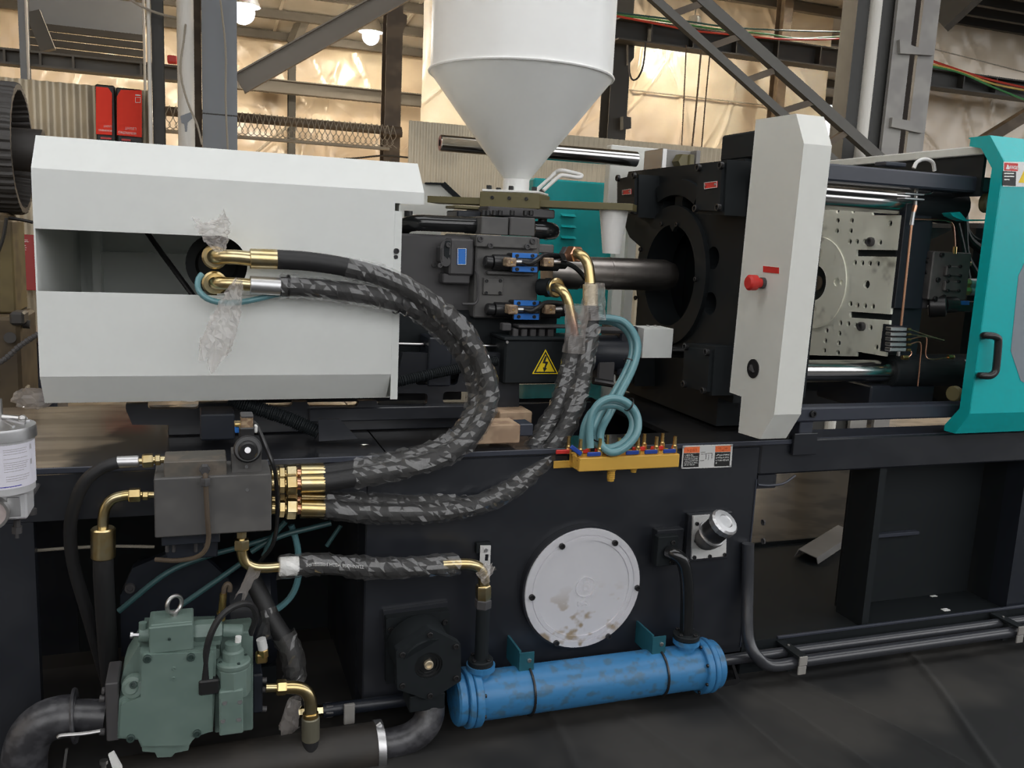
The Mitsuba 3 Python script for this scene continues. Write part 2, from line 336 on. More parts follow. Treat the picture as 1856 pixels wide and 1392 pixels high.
g = girder((1116, 34), (1560, 97), 9.04, 38, .26, 'dark_column', 'heavy dark crane girder right of the hopper with hanging ropes', (.12, .28, .45, .62, .8))
girder((1676, 125), (1990, 160), 7.3, 32, .24, 'dark_column', 'dark girder at the upper right behind the coloured cables', (.18, .36))
solo('diagonal_brace', ibeam(at(434, 152, 5.66), at(775, -40, 5.66), .11, .17, .012), 'brace_paint', 'long grey steel brace slanting up from the blue-grey column towards the hopper', 'brace')
solo('roof_brace', beam(at(531, 80, 15.2), at(572, -20, 14.5), .16, .2), 'pale_beam', 'short brace from the thin far column up to the roof', 'brace')
solo('roof_brace', beam(at(60, 22, 8.3), at(88, 92, 8.3), .12, .14), 'pale_beam', 'short grey brace under the roof near the upper left corner', 'brace')
solo('diagonal_brace', beam(at(1768, 264, 6.8), at(1905, 180, 6.8), .12, .14), 'rust_brown', 'brown brace slanting up beyond the teal gate at the right edge', 'brace')
solo('roof_brace', beam(at(1700, 38, 6.6), at(1790, -45, 6.2), .25, .3), 'dark_column', 'thick dark brace under the roof at the upper right', 'brace')
for i, (py, lab) in enumerate(((46, 'uppermost'), (60, 'second'), (74, 'third'), (88, 'lowest'))):
    solo('roof_rail', beam(at(52, py, 9.5), at(262, py + 24, 9.5), .06, .07), 'purlin_brown', f'{lab} of the four brown rails between pale strips at the upper left', 'rail')
solo('roof_fascia', bx(at(52, 0, 9.6)[0], at(262, 0, 9.6)[0], 9.6, 9.66, at(150, 52, 9.6)[2], at(150, -8, 9.6)[2]), 'grey_column', 'grey panel below the lamp at the upper left', 'panel')
solo('red_fire_box', fb(303, 99, 321, 114, 7.6, .12, .01), 'red_paint', 'small red box on the girder beside the white downpipe', 'box')

# the ladder truss that slants down to the lattice column
k = thing('ladder_truss', 'brown ladder truss slanting down across the wall to the lattice column', 'truss')
put('chord', beam(at(1255, -14, 3.25), at(1600, 293, 3.25), .06, .075), 'pale_beam', k)
put('chord', beam(at(1178, -8, 3.25), at(1545, 322, 3.25), .05, .055), 'pale_beam', k)
for a, b in (((1218, 26), (1278, 4)), ((1350, 147), (1400, 129)), ((1414, 203), (1472, 185)), ((1490, 266), (1533, 240)), ((1284, 86), (1340, 66))):
    put('rung', beam(at(*a, 3.25), at(*b, 3.25), .045, .045), 'rust_brown', k)
# double column: dark flanged column with a white pipe, grey lattice column
X = lambda px, py, y: at(px, py, y)[0]
k = thing('steel_column', 'tall dark column with a white pipe on its face, right of the ladder truss', 'column')
put('flange', bx(X(1541, 135, 3.45), X(1563, 135, 3.45), 3.45, 3.47, 0, ROOF(3.5) - .04), 'dark_column', k)
put('flange', bx(X(1584, 135, 3.45), X(1614, 135, 3.45), 3.45, 3.47, 0, ROOF(3.5) - .04), 'dark_column', k)
put('web', bx(X(1560, 135, 3.5), X(1590, 135, 3.5), 3.52, 3.8, 0, ROOF(3.8) - .04), 'dark_column', k)
pipe_up(1573, 135, 3.45, size(12, 1573, 135, 3.4), 'pvc', 'white pipe on the tall dark column right of the ladder truss')
k = thing('lattice_column', 'grey lattice column with a dark slot and two batten plates', 'column')
for a, b in ((1613, 1645), (1659, 1689)):
    put('channel', bx(X(a, 135, 3.4), X(b, 135, 3.4), 3.4, 3.43, 0, ROOF(3.4) - .05), 'grey_lattice', k)
put('web', bx(X(1618, 135, 3.6), X(1688, 135, 3.6), 3.66, 3.7, 0, ROOF(3.7) - .05), 'slot_brown', k)
pbr('slot_brown', (.022, .015, .010), .8)
for p in ([(1629, 72), (1655, 84), (1692, 92), (1691, 101), (1630, 97)], [(1616, 213), (1672, 224), (1670, 242), (1614, 230)]):
    put('batten_plate', slab(Polygon(xz(p, 3.38)), 3.37, 3.4), 'grey_lattice', k)
# mesh-wrapped rail
k = thing('mesh_rail', 'horizontal brown rail wrapped in wire mesh between the columns', 'rail')
a, b = at(285, 200, 6.9), at(727, 242, 6.9); b[2] = a[2]
put('tube', rod(a, b, .045, 16), 'rust_brown', k)
c_, d_ = at(290, 237, 6.9), at(706, 259, 6.9); d_[2] = c_[2]
put('rod', rod(c_, d_, .018, 10), 'rope', k)
m = []
rng = random.Random(4)
n = int((b[0] - a[0]) / .055)
for i in range(n):
    x = a[0] + i * .055
    for s in (-1, 1):
        p = [V(x, 6.86, a[2] + .05), V(x + s * .03 + rng.uniform(-.01, .01), 6.85, a[2] - .06), V(x - s * .01, 6.86, a[2] - .13), V(x + s * .05, 6.87, c_[2] + .01)]
        m.append(sweep(curve(p, .05), .0035, 4, caps=False))
put('wire_mesh', cat(m), 'rope', k, kind='stuff')
# partitions of corrugated sheet
def corrugated(x0, x1, y, z0, z1, pitch=.076, amp=.011):
    n = int((x1 - x0) / pitch * 8)
    return grid(lambda u, v: np.stack([x0 + (x1 - x0) * u, y - amp * np.sin(2 * np.pi * (x0 + (x1 - x0) * u) / pitch), z0 + (z1 - z0) * v], -1), n, 2)
pbr('tan_sheet', None, .38, spec=.6, metal=.25, tex=mottle((.50, .43, .31), (.38, .33, .24), 2.5))
a, b = at(-60, 133, 6.1), at(275, 140, 6.1)
solo('corrugated_partition', corrugated(a[0], b[0], 6.1, 0, at(0, 139, 6.1)[2], .1, .016), 'tan_sheet', 'tan corrugated partition behind the red sign boxes at the upper left', 'partition', None, True)
solo('corrugated_partition', corrugated(X(741, 230, 5.2), X(1420, 280, 5.2), 5.2, 0, at(741, 218, 5.2)[2], .05, .005), 'tan_sheet', 'tan ribbed partition behind the hopper cone and the chrome bar', 'partition', None, True)
# red sign boxes, their lettering upside down as hung
def flip_text(s, h, px, py, Y, mat, parent):
    t = meshkit.text_mesh(s, h)
    m = t if isinstance(t, trimesh.Trimesh) else trimesh.Trimesh(*[np.asarray(q) for q in meshkit.arrays(t)[:2]], process=False)
    v = np.array(m.vertices); v -= (v.min(0) + v.max(0)) / 2
    c = at(px, py, Y); m2 = trimesh.Trimesh(np.stack([c[0] - v[:, 0], Y - v[:, 2] * .02, c[2] - v[:, 1]], 1), m.faces, process=False)
    return put('lettering', m2, mat, parent, False)
for (x0, x1, y0, y1, who) in ((174, 203, 157, 247, 'left-hand, narrower'), (212, 257, 163, 250, 'right-hand, brighter')):
    k = thing('red_sign_box', f'{who} red sign box hung upside down on the corrugated partition', 'sign', None)
    put('body', fb(x0 - 2, y0 - 5, x1 + (8 if x0 < 200 else 2), y1 + 30, 5.98, .08, .01), 'label_black', k)
    c = 7
    pts = [(x0, y0), (x1 - c, y0 + 2), (x1, y0 + 12), (x1, y1 - 2), (x0, y1 - 4)] if x0 < 200 else [(x0, y0 + 12), (x0 + c, y0), (x1, y0 + 1), (x1, y1 - 1), (x0, y1 - 5)]
    put('face', slab(Polygon(xz(pts, 5.97)), 5.96, 5.98), 'red_sign', k)
    h = size(4.6 if x0 > 200 else 3.4, x0, y0, 5.9)
    flip_text('LIGHT', h, 236.5 if x0 > 200 else 195, 233 if x0 > 200 else 229, 5.955, 'white_paint', k)
    flip_text('WARNING', h, 231 if x0 > 200 else 191, 241 if x0 > 200 else 236.5, 5.955, 'white_paint', k)
    if x0 > 200:
        sq = Polygon(xz([(x1 - 12, y0 + 13), (x1 - 2, y0 + 13), (x1 - 2, y0 + 23), (x1 - 12, y0 + 23)], 5.95)); put('square_mark', slab(sq.difference(sq.buffer(-.004)), 5.955, 5.959), 'white_paint', k)
        put('lettering', fb(x1 - 12, y0 + 8, x1 - 2, y0 + 11, 5.954, .004), 'white_paint', k)
    put('lower_flap', fb(x0 + 8, y1 + 1, x1 - 20 if x0 > 200 else x1 - 1, y1 + 6, 5.965, .01), 'red_paint', k)
# ropes and cables
def line(name, pts, Y, r, mat, label, cat):
    return solo(name, sweep(curve([at(px, py, Y + (dy[0] if dy else 0)) for px, py, *dy in pts], .08), r, 6), mat, label, cat)
for pts, r, lab in (([(1244, 82), (1240, 170), (1235, 275)], .008, 'leftmost'), ([(1271, 90), (1263, 180), (1253, 280)], .012, 'middle, thickest'), ([(1287, 95), (1279, 180), (1269, 300)], .009, 'rightmost')):
    line('hanging_rope', pts, 8.9, r, 'rust_brown', f'{lab} of the three ropes hanging from the crane girder', 'rope')
line('looped_cable', [(1170, 78), (1166, 118), (1157, 140), (1147, 145), (1141, 132), (1140, 110)], 8.9, .012, 'black_steel', 'dark cable loop hanging below the crane girder beside the hopper', 'cable')
line('long_cable', [(1112, 22), (1240, 38), (1330, 50), (1450, 56), (1548, 58)], 8.85, .012, 'dark_green_hose', 'upper thin dark cable strung above the crane girder', 'cable')
line('long_cable', [(1112, 26), (1190, 36), (1300, 53), (1392, 62), (1450, 70), (1548, 64)], 8.8, .014, 'cable_green', 'green cable sagging along the top of the crane girder', 'cable')
line('long_cable', [(1112, 28), (1200, 45), (1260, 56), (1340, 64), (1420, 71), (1500, 71), (1548, 68)], 8.75, .014, 'cable_red', 'red cable lying along the top of the crane girder', 'cable')
line('long_cable', [(1688, 88), (1760, 106), (1860, 132)], 7.17, .008, 'rope', 'uppermost thin cable right of the lattice column', 'cable')
line('long_cable', [(1688, 110), (1740, 128), (1800, 146), (1880, 164)], 7.17, .016, 'cable_red', 'orange-red cable right of the lattice column', 'cable')
line('long_cable', [(1688, 116), (1740, 130), (1800, 152), (1880, 168)], 7.17, .014, 'cable_yellow', 'yellow cable right of the lattice column', 'cable')
line('long_cable', [(1688, 120), (1740, 132), (1800, 158), (1880, 190)], 7.17, .014, 'cable_green', 'green cable drooping lowest right of the lattice column', 'cable')
line('long_cable', [(232, -3), (265, 16), (300, 28), (352, 38)], 5.4, .010, 'rope', 'pale cable crossing to the white downpipe near the roof', 'cable')
line('long_cable', [(337, 40, .17), (333, 75), (327, 130), (340, 185), (357, 225), (366, 262)], 5.1, .008, 'rope', 'pale cable winding down past the white downpipe', 'cable')
line('long_cable', [(399, -4), (409, 90), (409, 180), (413, 275)], 5.4, .009, 'rope', 'pale cable hanging down the face of the blue-grey column', 'cable')
line('long_cable', [(572, 288), (640, 287), (697, 282), (742, 286)], 6.992, .010, 'purlin_brown', 'dark cable sagging behind the grey cover towards the partition', 'cable')
line('sheet_batten', [(455, 195 + 90), (520, 230), (530, 222)], 14.8, .03, 'rope', 'slanting stay on the sheeted wall left of the thin far column', 'stay')
# high-bay lamps
scene['mat_lamp_shell'] = {'type': 'twosided', 'bsdf': {'type': 'principled', 'base_color': {'type': 'rgb', 'value': [.4, .38, .34]}, 'roughness': .4, 'metallic': .6}}
def lamp(p, power, label, r=.17, group=None):
    k = thing('high_bay_lamp', label, 'lamp', group)
    p = V(*p)
    put('shade', lathe([(.04, .42), (.09, .40), (r * 1.25, .10), (r * 1.3, .07), (r * 1.22, .085), (.07, .38), (.04, .42)], p, UPW, 24), 'lamp_shell', k)
    put('hook', rod(p + V(0, 0, .40), V(p[0], p[1], ROOF(p[1]) - .05), .012, 8), 'purlin_brown', k)
    b = put('bulb', trimesh.creation.icosphere(2, r * .9), 'lamp_shell', k, True)
    scene[b]['to_world'] = T().translate(list(p)); scene[b]['emitter'] = {'type': 'area', 'radiance': {'type': 'rgb', 'value': (LAMP_COLOUR * power).tolist()}}
    return k
lamp(at(155, 4, 11.5), .4 * LAMP_POWER, 'glowing high-bay lamp at the upper left above the red sign boxes')
lamp(at(440, 22, 10), .35 * LAMP_POWER, 'glowing high-bay lamp right of the blue-grey column top')
lamp(at(672, 66, 14.2), .16 * LAMP_POWER, 'glowing high-bay lamp under the roof left of the brown column')
lamp(at(1256, 80, 10.2), .12 * LAMP_POWER, 'small lamp hidden behind the crane girder, lighting the sheeted wall under it', .12)
q = at(1255, 40, 13.5)
for x, y in ((q[0], 22 - 13.5), (1.9, 9.2)):  # unseen lamps added to brighten the sheeted back walls
    lamp((x, y, ROOF(y) - .75 if x != q[0] else q[2]), LAMP_POWER * (1.1 if x == q[0] else .9), 'added high-bay lamp out of view above the crane girder' if x == q[0] else 'added high-bay lamp out of view above the mesh-wrapped rail')

# ------------------------------------------------------------------ machine bed with its oil tank
pbr('bed_paint', None, .30, spec=.6, tex=mottle((.014, .016, .021), (.020, .022, .027), 6))
pbr('bed_top', None, .13, spec=.5, tex=mottle((.014, .015, .018), (.022, .021, .02), 4))
CL = 0.57                                   # the machine's centre line
bed = thing('machine_bed', 'long dark navy machine bed of a moulding machine with its oil tank', 'machine bed')
hole = Polygon([(.99, .16), (1.50, .16), (1.50, .80), (.99, .80)])
def _painted_reflection(p, n, uv):  # paler brown at the left end, a reflection of the partition painted in
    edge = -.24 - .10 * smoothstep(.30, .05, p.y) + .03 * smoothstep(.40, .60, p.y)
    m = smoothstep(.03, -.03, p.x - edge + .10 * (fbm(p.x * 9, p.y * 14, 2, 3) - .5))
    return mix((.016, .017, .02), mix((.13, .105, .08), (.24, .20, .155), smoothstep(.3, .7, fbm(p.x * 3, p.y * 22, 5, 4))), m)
pbr('painted_reflection_top', None, .16, spec=.8, tex=proc(_painted_reflection))
put('top_plate', flat(sbox(-.95, 0, .50, .80), .832, .85), 'painted_reflection_top', bed)
put('top_plate', flat(sbox(.505, 0, 1.90, 1.12).difference(hole), .832, .85), 'bed_top', bed)
put('left_rail', bx(-.95, .443, 0, .03, .712, .8315), 'bed_paint', bed)
put('left_rail', bx(-.95, .443, .72, .80, .712, .8315), 'bed_paint', bed)
put('edge_strip', bx(-.95, 1.90, -.006, 0, .836, .852, .002), 'navy_light', bed)
put('tank_body', cat(bx(.443, 1.755, 0, .12, .10, .8315, .004), bx(.443, .46, .12, .80, .0, .8315), bx(1.738, 1.755, .12, .80, .10, .8315), bx(.46, 1.738, .78, .80, .0, .8315), bx(.46, 1.738, .12, .78, .10, .5)), 'bed_paint', bed)
put('tank_seam', bx(1.748, 1.752, -.004, 0, .12, .72), 'navy_light', bed)
put('right_rail', bx(1.757, 4.6, 0, .12, .732, .85, .006), 'bed_paint', bed)
put('right_rail', bx(1.905, 4.6, .92, 1.04, .732, .85, .006), 'bed_paint', bed)
put('rail_lip', bx(1.905, 4.6, .006, .12, .85, .853), 'navy_light', bed)
put('left_leg', bx(-.95, -.40, 0, .04, 0, .711), 'bed_paint', bed)
put('left_leg', bx(-.95, -.40, .74, .80, 0, .711), 'bed_paint', bed)
put('back_panel', bx(-.399, .4428, .74, .76, .0, .711), 'black_paint', bed)
# legs and oil pan on the right
X0 = lambda px, py: at(px, py, 0)[0]
put('oil_pan', cat(bx(1.757, 3.12, .0, .012, .0, .135), bx(1.757, 3.12, .012, .86, .118, .124), bx(1.757, 3.12, .86, .872, .0, .14)), 'black_paint', bed)
put('pan_edge', bx(1.90, 3.12, -.006, .006, .132, .142, .002), 'navy_light', bed)
put('leg', bx(2.285, 2.315, .02, .16, .125, .731), 'black_paint', bed)
put('inner_panel', bx(2.32, 2.98, .20, .21, .125, .731), 'black_paint', bed)
put('cross_bar', bx(2.32, 2.66, .17, .199, .40, .415, .003), 'navy_light', bed)
put('leg', bx(2.985, 3.2, .015, .10, .125, .731), 'navy_paint', bed)
put('leg', bx(2.985, 3.0, .10, .22, .125, .731), 'black_paint', bed)
put('foot_plate', bx(3.125, 4.2, -.03, .9, .0, .155), 'navy_light', bed)
put('weld_bead', hose([(1.905, -.002, .725), (1.86, -.003, .70), (1.80, -.003, .695), (1.757, -.003, .70)], .004, 6), 'navy_light', bed)
put('flange', bx(1.757, 1.83, .0, .10, .685, .731), 'bed_paint', bed)
for py in (947, 981): bolt(bed, at(1382, py, .0) , V(1, 0, 0), .011, 'block_grey', 'hex')

# ------------------------------------------------------------------ grey sheet-metal cover of the injection unit
YC = .08
ZB, ZT = at(400, 326, YC)[2], at(260, 259.5, YC + .09)[2]
ZL, ZM = at(400, 680.5, YC)[2], at(300, 727, YC + .06)[2]
XA, XB, XF = at(60, 400, YC)[0], at(728, 450, YC)[0], at(769, 352, YC)[0]
cover = thing('machine_cover', 'large light grey sheet-metal cover with a long slot and two brass hose elbows', 'machine cover')
slot = unary_union([Polygon(xz([(62.5, 414), (393, 428.5), (393, 535.5), (67.5, 527)], YC)), Point(*at(394, 480, YC)[[0, 2]]).buffer(size(52, 394, 480, YC), 24)])
face = sbox(XA, ZL, XB - .022, ZB).union(sbox(XA, at(740, 369.5, YC)[2], XF, ZB)).difference(slot)
ZS = at(65, 527, YC)[2]
put('upper_panel', slab(face.intersection(sbox(-1, ZS + .0006, 2, 3)), YC, YC + .003), 'cover_paint', cover)
put('lower_panel', slab(face.intersection(sbox(-1, 0, 2, ZS - .0006)), YC, YC + .003), 'cover_paint', cover)
put('top_panel', side([(YC, ZB), (YC + .09, ZT), (1.05, ZT), (1.05, ZT - .004), (YC + .092, ZT - .004), (YC + .004, ZB - .001)], XA, XF), 'cover_paint', cover)
put('bottom_lip', side([(YC, ZL), (YC + .06, ZM), (YC + .063, ZM), (YC + .003, ZL + .001)], XA, XB - .022), 'cover_paint', cover)
put('end_flange', cat(slab(sbox(XB - .021, ZM + .005, XB, at(730, 383, YC)[2]), YC + .004, YC + .007), bx(XB - .003, XB, YC + .007, YC + .06, ZM + .005, at(730, 383, YC)[2])), 'cover_paint', cover)
put('left_end', side([(YC + .001, ZL), (YC + .001, ZB), (YC + .09, ZT - .004), (1.05, ZT - .004), (1.05, ZM), (YC + .06, ZM)], XA + .001, XA + .004), 'cover_paint', cover)
put('inner_back', bx(XA + .004, XB, .95, .954, ZM, ZT - .004), 'cover_paint', cover)
put('right_end', side([(YC + .01, ZL), (YC + .01, ZB - .03), (.95, ZB - .03), (.95, ZM), (YC + .062, ZM)], XB - .008, XB - .005), 'cover_paint', cover)
put('floor_panel', bx(XA + .004, XB - .01, YC + .064, .95, ZM - .001, ZM + .002), 'cover_paint', cover)
put('inner_rail', bx(XA + .06, XB - .02, .91, .95, at(200, 488, .91)[2], at(200, 456, .91)[2]), 'cover_paint', cover)
put('inner_post', bx(XA + .05, XA + .075, .86, .95, ZM, ZT - .004), 'cover_paint', cover)
put('cross_panel', bx(XA + .004, XB - .03, .10, .95, ZB - .02, ZB - .016), 'cover_paint', cover)
bolt(cover, at(718, 455, YC + .003), FRONT, .008)
put('slot_mark', slab(Point(*at(718, 466, YC)[[0, 2]]).buffer(.006), YC + .002, YC + .004), 'black_steel', cover)
put('seal_disc', lathe([(0, 0), (.086, 0), (.086, .05), (.06, .05), (.052, .035), (0, .035)], V(*at(393, 478, .34)) , FRONT, 36), 'black_paint', cover)
solo('black_cable', hose([at(255, 405, .5), at(300, 468, .42), at(352, 538, .35)], .008, 8), 'black_steel', 'black cable slanting through the slot of the grey cover', 'cable')
k = thing('rear_cover', 'grey sheet cover end seen behind the black pipe right of the large cover', 'machine cover')
put('bevel_panel', slab(Polygon(xz([(690, 331), (804, 333), (833, 361), (822, 372), (690, 371)], 1.0)), 1.0, 1.004), 'guard_paint', k)
put('side_panel', slab(Polygon(xz([(690, 371.5), (822, 371.5), (824, 395), (690, 395)], .98)), .98, .984), 'guard_paint', k)
put('lower_panel', bx(at(690, 395, .98)[0], at(800, 395, .98)[0], .98, .984, .853, at(760, 395, .98)[2]), 'guard_paint', k)
put('edge_trim', beam(at(771, 332, .99), at(803, 333, .99), .02, .006) , 'black_paint', k)
put('edge_trim', beam(at(803, 333, .99), at(833, 361, .99), .02, .006, (0, 1, 0)), 'black_paint', k)

# ------------------------------------------------------------------ carriage base with its windows
k = thing('injection_carriage', 'dark navy cast base with slots that carries the grey cover', 'machine base')
outer = Polygon(xz([(228, 733), (712, 726), (730, 640), (941, 640), (941, 741), (862, 756), (560, 757), (440, 770), (240, 770), (228, 742)], .28))
wins = unary_union([Polygon(xz(p, .28)).buffer(-.012).buffer(.012, 4) for p in (
    [(266, 690), (360, 690), (360, 741.5), (268, 741.5)], [(462, 690), (530, 690), (530, 737), (462, 737)], [(557, 690), (650, 690), (650, 737), (557, 737)],
    [(683, 713), (776, 713), (774, 735), (683, 735)], [(801, 672), (834, 672), (828, 698), (801, 698)], [(753, 684), (778, 684), (777, 698), (753, 698)], [(803, 710), (870, 710), (870, 732), (803, 732)])])
put('side_web', slab(outer.difference(wins), .28, .31), 'bed_paint', k)
put('foot_rail', fb(560, 741, 900, 757, .262, .02, .003), 'bed_paint', k)
put('bottom_rail', bx(-.09, .80, .315, .36, .852, .90, .003), 'bed_paint', k)  # added behind the web to block the bright reflection under the carriage
put('slide_block', fb(918, 742, 943, 752, .25, .06, .004), 'navy_paint', k)
put('slide_block', fb(362, 752, 426, 797, .12, .12, .004), 'navy_paint', k)
put('far_web', bx(.15, .92, .70, .73, .87, .94), 'bed_paint', k)
put('bracket', slab(Polygon(xz([(577, 760), (616, 760), (648, 795), (578, 800)], .12)), .12, .13), 'bed_paint', k)
def corrugated_tube(pts, r, pitch=.007):
    return sweep(curve(pts, .0022), r, 12, lambda s, th: 1 + .10 * (1 if (s / pitch) % 1 < .5 else -1) + 0 * th)
solo('corrugated_conduit', corrugated_tube([at(700, 697, .2), at(760, 683, .2), at(830, 668, .22), at(900, 654, .26)], size(9, 800, 670, .2)), 'black_paint', 'black ribbed conduit slanting up behind the wrapped hoses', 'conduit')
solo('corrugated_conduit', corrugated_tube([at(415, 722, .2), at(470, 741, .19), at(520, 758, .17), at(578, 783, .15)], size(13, 500, 760, .15)), 'black_paint', 'black ribbed conduit ending at the small grey bracket on the bed', 'conduit')
# linear rod, brackets and drive parts below the injection block
k = thing('guide_rod', 'bright linear guide rod with a dark clamp block beside the grey cover', 'guide rod')
put('rod', rod(at(690, 623, .33), at(925, 627.5, .33), size(3.2, 740, 624, .33), 14), 'chrome', k)
put('clamp_block', fb(778, 612, 817, 700, .27, .12, .004), 'navy_paint', k)
put('sensor', fb(782, 600, 808, 605, .28, .05, .002), 'steel', k)
put('collar', rod(at(767, 624, .33), at(778, 624.5, .33), size(5, 740, 624, .33), 14), 'black_steel', k)
solo('drive_housing', fb(690, 560, 1005, 690, .40, .25, .01), 'black_paint', 'black housing under the injection block behind the guide rod', 'housing')
k = thing('terminal_box', 'black terminal box with a yellow high-voltage warning triangle', 'box')
put('body', fb(916, 616, 1060, 695, .235, .14, .006), 'black_paint', k)
put('lid', fb(914, 612, 1062, 618, .23, .15, .002), 'black_paint', k)
bolt(k, at(919, 620, .235), FRONT, .005, 'steel')
tri = Polygon(xz([(990, 633), (965, 677.5), (1008.5, 677.5)], .233))
tri = Polygon([at(989, 633, .233)[[0, 2]], at(964.5, 678, .233)[[0, 2]], at(1012, 678, .233)[[0, 2]]])
put('warning_sign', slab(tri, .2335, .2349), 'yellow_label', k)
put('sign_border', slab(tri.buffer(-.0035).difference(tri.buffer(-.0075)), .2325, .2335), 'label_black', k)
put('bolt_symbol', slab(Polygon(xz([(988, 645), (991.5, 646), (988, 655), (993.5, 656), (989, 667), (991.5, 667.5), (986, 674), (984, 665.5), (986.5, 666.5), (989, 659), (983.5, 658)], .233)), .2325, .2335), 'label_black', k)
solo('terminal_strip', cat(*[fb(x, 596, x + 10, 611, .28, .04, .003) for x in (930, 946, 962, 978, 994)]), 'block_grey', 'row of dark terminals above the black terminal box', 'terminals')
solo('cable_duct', fb(940, 590, 1075, 596, .27, .06, .002), 'block_grey', 'thin dark metal strip above the terminal row', 'strip')
solo('limit_switch', fb(911, 586, 927, 600, .27, .03, .003), 'block_grey', 'small grey switch left of the terminal row', 'switch')
k = thing('carriage_cylinder', 'dark navy hydraulic cylinder between the wrapped hoses and the green hose', 'cylinder')
p, q = at(1060, 640, .34), at(1128, 643, .34); q[2] = p[2]
put('barrel', rod(p, q, size(33, 1090, 640, .34), 28), 'navy_paint', k)
put('end_cap', fb(1126, 592, 1152, 682, .30, .16, .006), 'navy_paint', k)
put('pipe', rod(V(p[0], .30, p[2] + .085), V(q[0], .30, q[2] + .085), .012, 12), 'block_grey', k)
put('rod', rod(V(q[0] + .04, .38, q[2]), V(1.69, .38, q[2]), .022, 16), 'chrome', k)
put('rear_block', fb(1085, 655, 1113, 695, .28, .1, .005), 'block_grey', k)
solo('pipe_stub', rod(at(1075, 690, .2), at(1110, 696, .2), .012, 10), 'black_steel', 'short black pipe under the dark navy cylinder', 'pipe')
# white limit box before the platen
k = thing('limit_box', 'small white square box on a bracket before the black platen', 'box')
put('front', fb(1167.5, 595.5, 1217, 649, .30, .004, .001), 'cover_paint', k)
a, b = at(1168, 595.5, .30), at(1217, 649, .30)
put('body', cat(bx(a[0], a[0] + .003, .304, .40, b[2], a[2]), bx(a[0], b[0], .304, .40, a[2] - .003, a[2])), 'cover_paint', k)
for dx in (.05, .08): bolt(k, V(a[0] + dx, .37, a[2]), UPW, .006, 'steel')
put('arm', bx(a[0] + .01, a[0] + .03, .38, .56, a[2] - .05, a[2] - .03), 'steel', k)

# ------------------------------------------------------------------ hopper with its slide plates
HX, HY = 1.052, CL
HR = .312
z_rim = at(930, 104, HY - HR)[2]; z_neck = at(936, 325, HY)[2]; z_fl = at(936, 347, HY)[2]
hop = thing('hopper', 'tall white material hopper with a cone standing on olive plates', 'hopper')
put('cylinder', lathe([(HR - .003, z_rim + .004), (HR, z_rim + .004), (HR, z_rim + .85), (HR - .003, z_rim + .85), (HR - .003, z_rim + .004)], (HX, HY, 0), UPW, 96), 'hopper_paint', hop)
put('rim', lathe([(HR - .006, z_rim), (HR + .006, z_rim), (HR + .008, z_rim + .004), (HR + .006, z_rim + .008), (HR - .006, z_rim + .008), (HR - .006, z_rim)], (HX, HY, 0), UPW, 96), 'hopper_paint', hop)
put('cone', lathe([(HR - .004, z_rim), (HR, z_rim + .001), (.047, z_neck), (.043, z_neck), (HR - .004, z_rim)], (HX, HY, 0), UPW, 96), 'hopper_paint', hop)
put('neck', lathe([(0, z_fl), (.046, z_fl), (.046, z_neck), (.050, z_neck + .004), (.046, z_neck + .008), (0, z_neck + .008)], (HX, HY, 0), UPW, 40), 'hopper_paint', hop)
put('lid', lathe([(0, z_rim + .9), (.1, z_rim + .9), (HR + .01, z_rim + .853), (HR + .01, z_rim + .84), (HR + .002, z_rim + .84)], (HX, HY, 0), UPW, 64), 'hopper_paint', hop)
PHI = math.radians(-33)
def turned(m, c=(HX, HY)):
    m = m.copy(); m.apply_transform(trimesh.transformations.rotation_matrix(PHI, [0, 0, 1])); m.apply_translation([c[0], c[1], 0]); return m
put('neck_flange', turned(bx(-.10, .10, -.085, .085, z_fl - .008, z_fl, .002)), 'hopper_paint', hop)
for i, (dx, dy) in enumerate(((-.08, -.065), (.08, -.065), (-.08, .065), (.08, .065), (0, -.07))):
    q = turned(bx(dx - .008, dx + .008, dy - .008, dy + .008, z_fl, z_fl + .014, .002)); put('bolt', q, 'black_steel', hop)
k = thing('slide_gate', 'olive slide plates under the hopper with a white discharge cone', 'slide gate')
z1 = z_fl - .009; z0 = at(936, 377, HY - .1)[2]
put('gate_block', turned(bx(-.105, .105, -.09, .09, z0, z1, .002)), 'olive_plate', k)
zs1, zs0 = at(1077, 364.5, .28)[2], at(1077, 377.5, .28)[2]
put('slide_plate', turned(bx(-.30, .42, -.075, -.093 + .155, zs0, zs1, .001)), 'olive_plate', k)
for t in (-.06, 0, .06):
    bolt(k, V(*turned(bx(t - .001, t + .001, -.092, -.09, z1 - .02, z1 - .018)).vertices.mean(0)), V(math.sin(PHI), -math.cos(PHI), 0), .006, 'black_steel')
put('discharge_cone', lathe([(0, 0), (.050, 0), (.050, .004), (.030, -.145), (.027, -.145), (.046, 0)], V(*turned(bx(.34, .36, -.02, .0, zs0 - .001, zs0)).vertices.mean(0)), UPW, 32), 'white_paint', k)
put('handle', hose([at(972, 345, .50), at(998, 322, .50), at(1008, 312, .50), at(1020, 309, .48), at(1050, 316, .48), at(1054, 319, .47), at(1048, 322, .46), at(1022, 318, .46), at(1012, 321, .46), at(985, 345, .46)], size(3.6, 1000, 320, .48), 10, .008), 'white_paint', k)
k = thing('feed_throat', 'dark feed throat block under the olive plates', 'block')
put('spacer', fb(824, 372, 872, 380, .55, .12, .002), 'olive_plate', k)
put('column', fb(829, 381, 872, 396, .52, .14, .004), 'navy_paint', k)
put('column', bx(HX - .14, HX + .10, .44, .70, at(920, 392, .44)[2], z0, .004), 'block_grey', k)

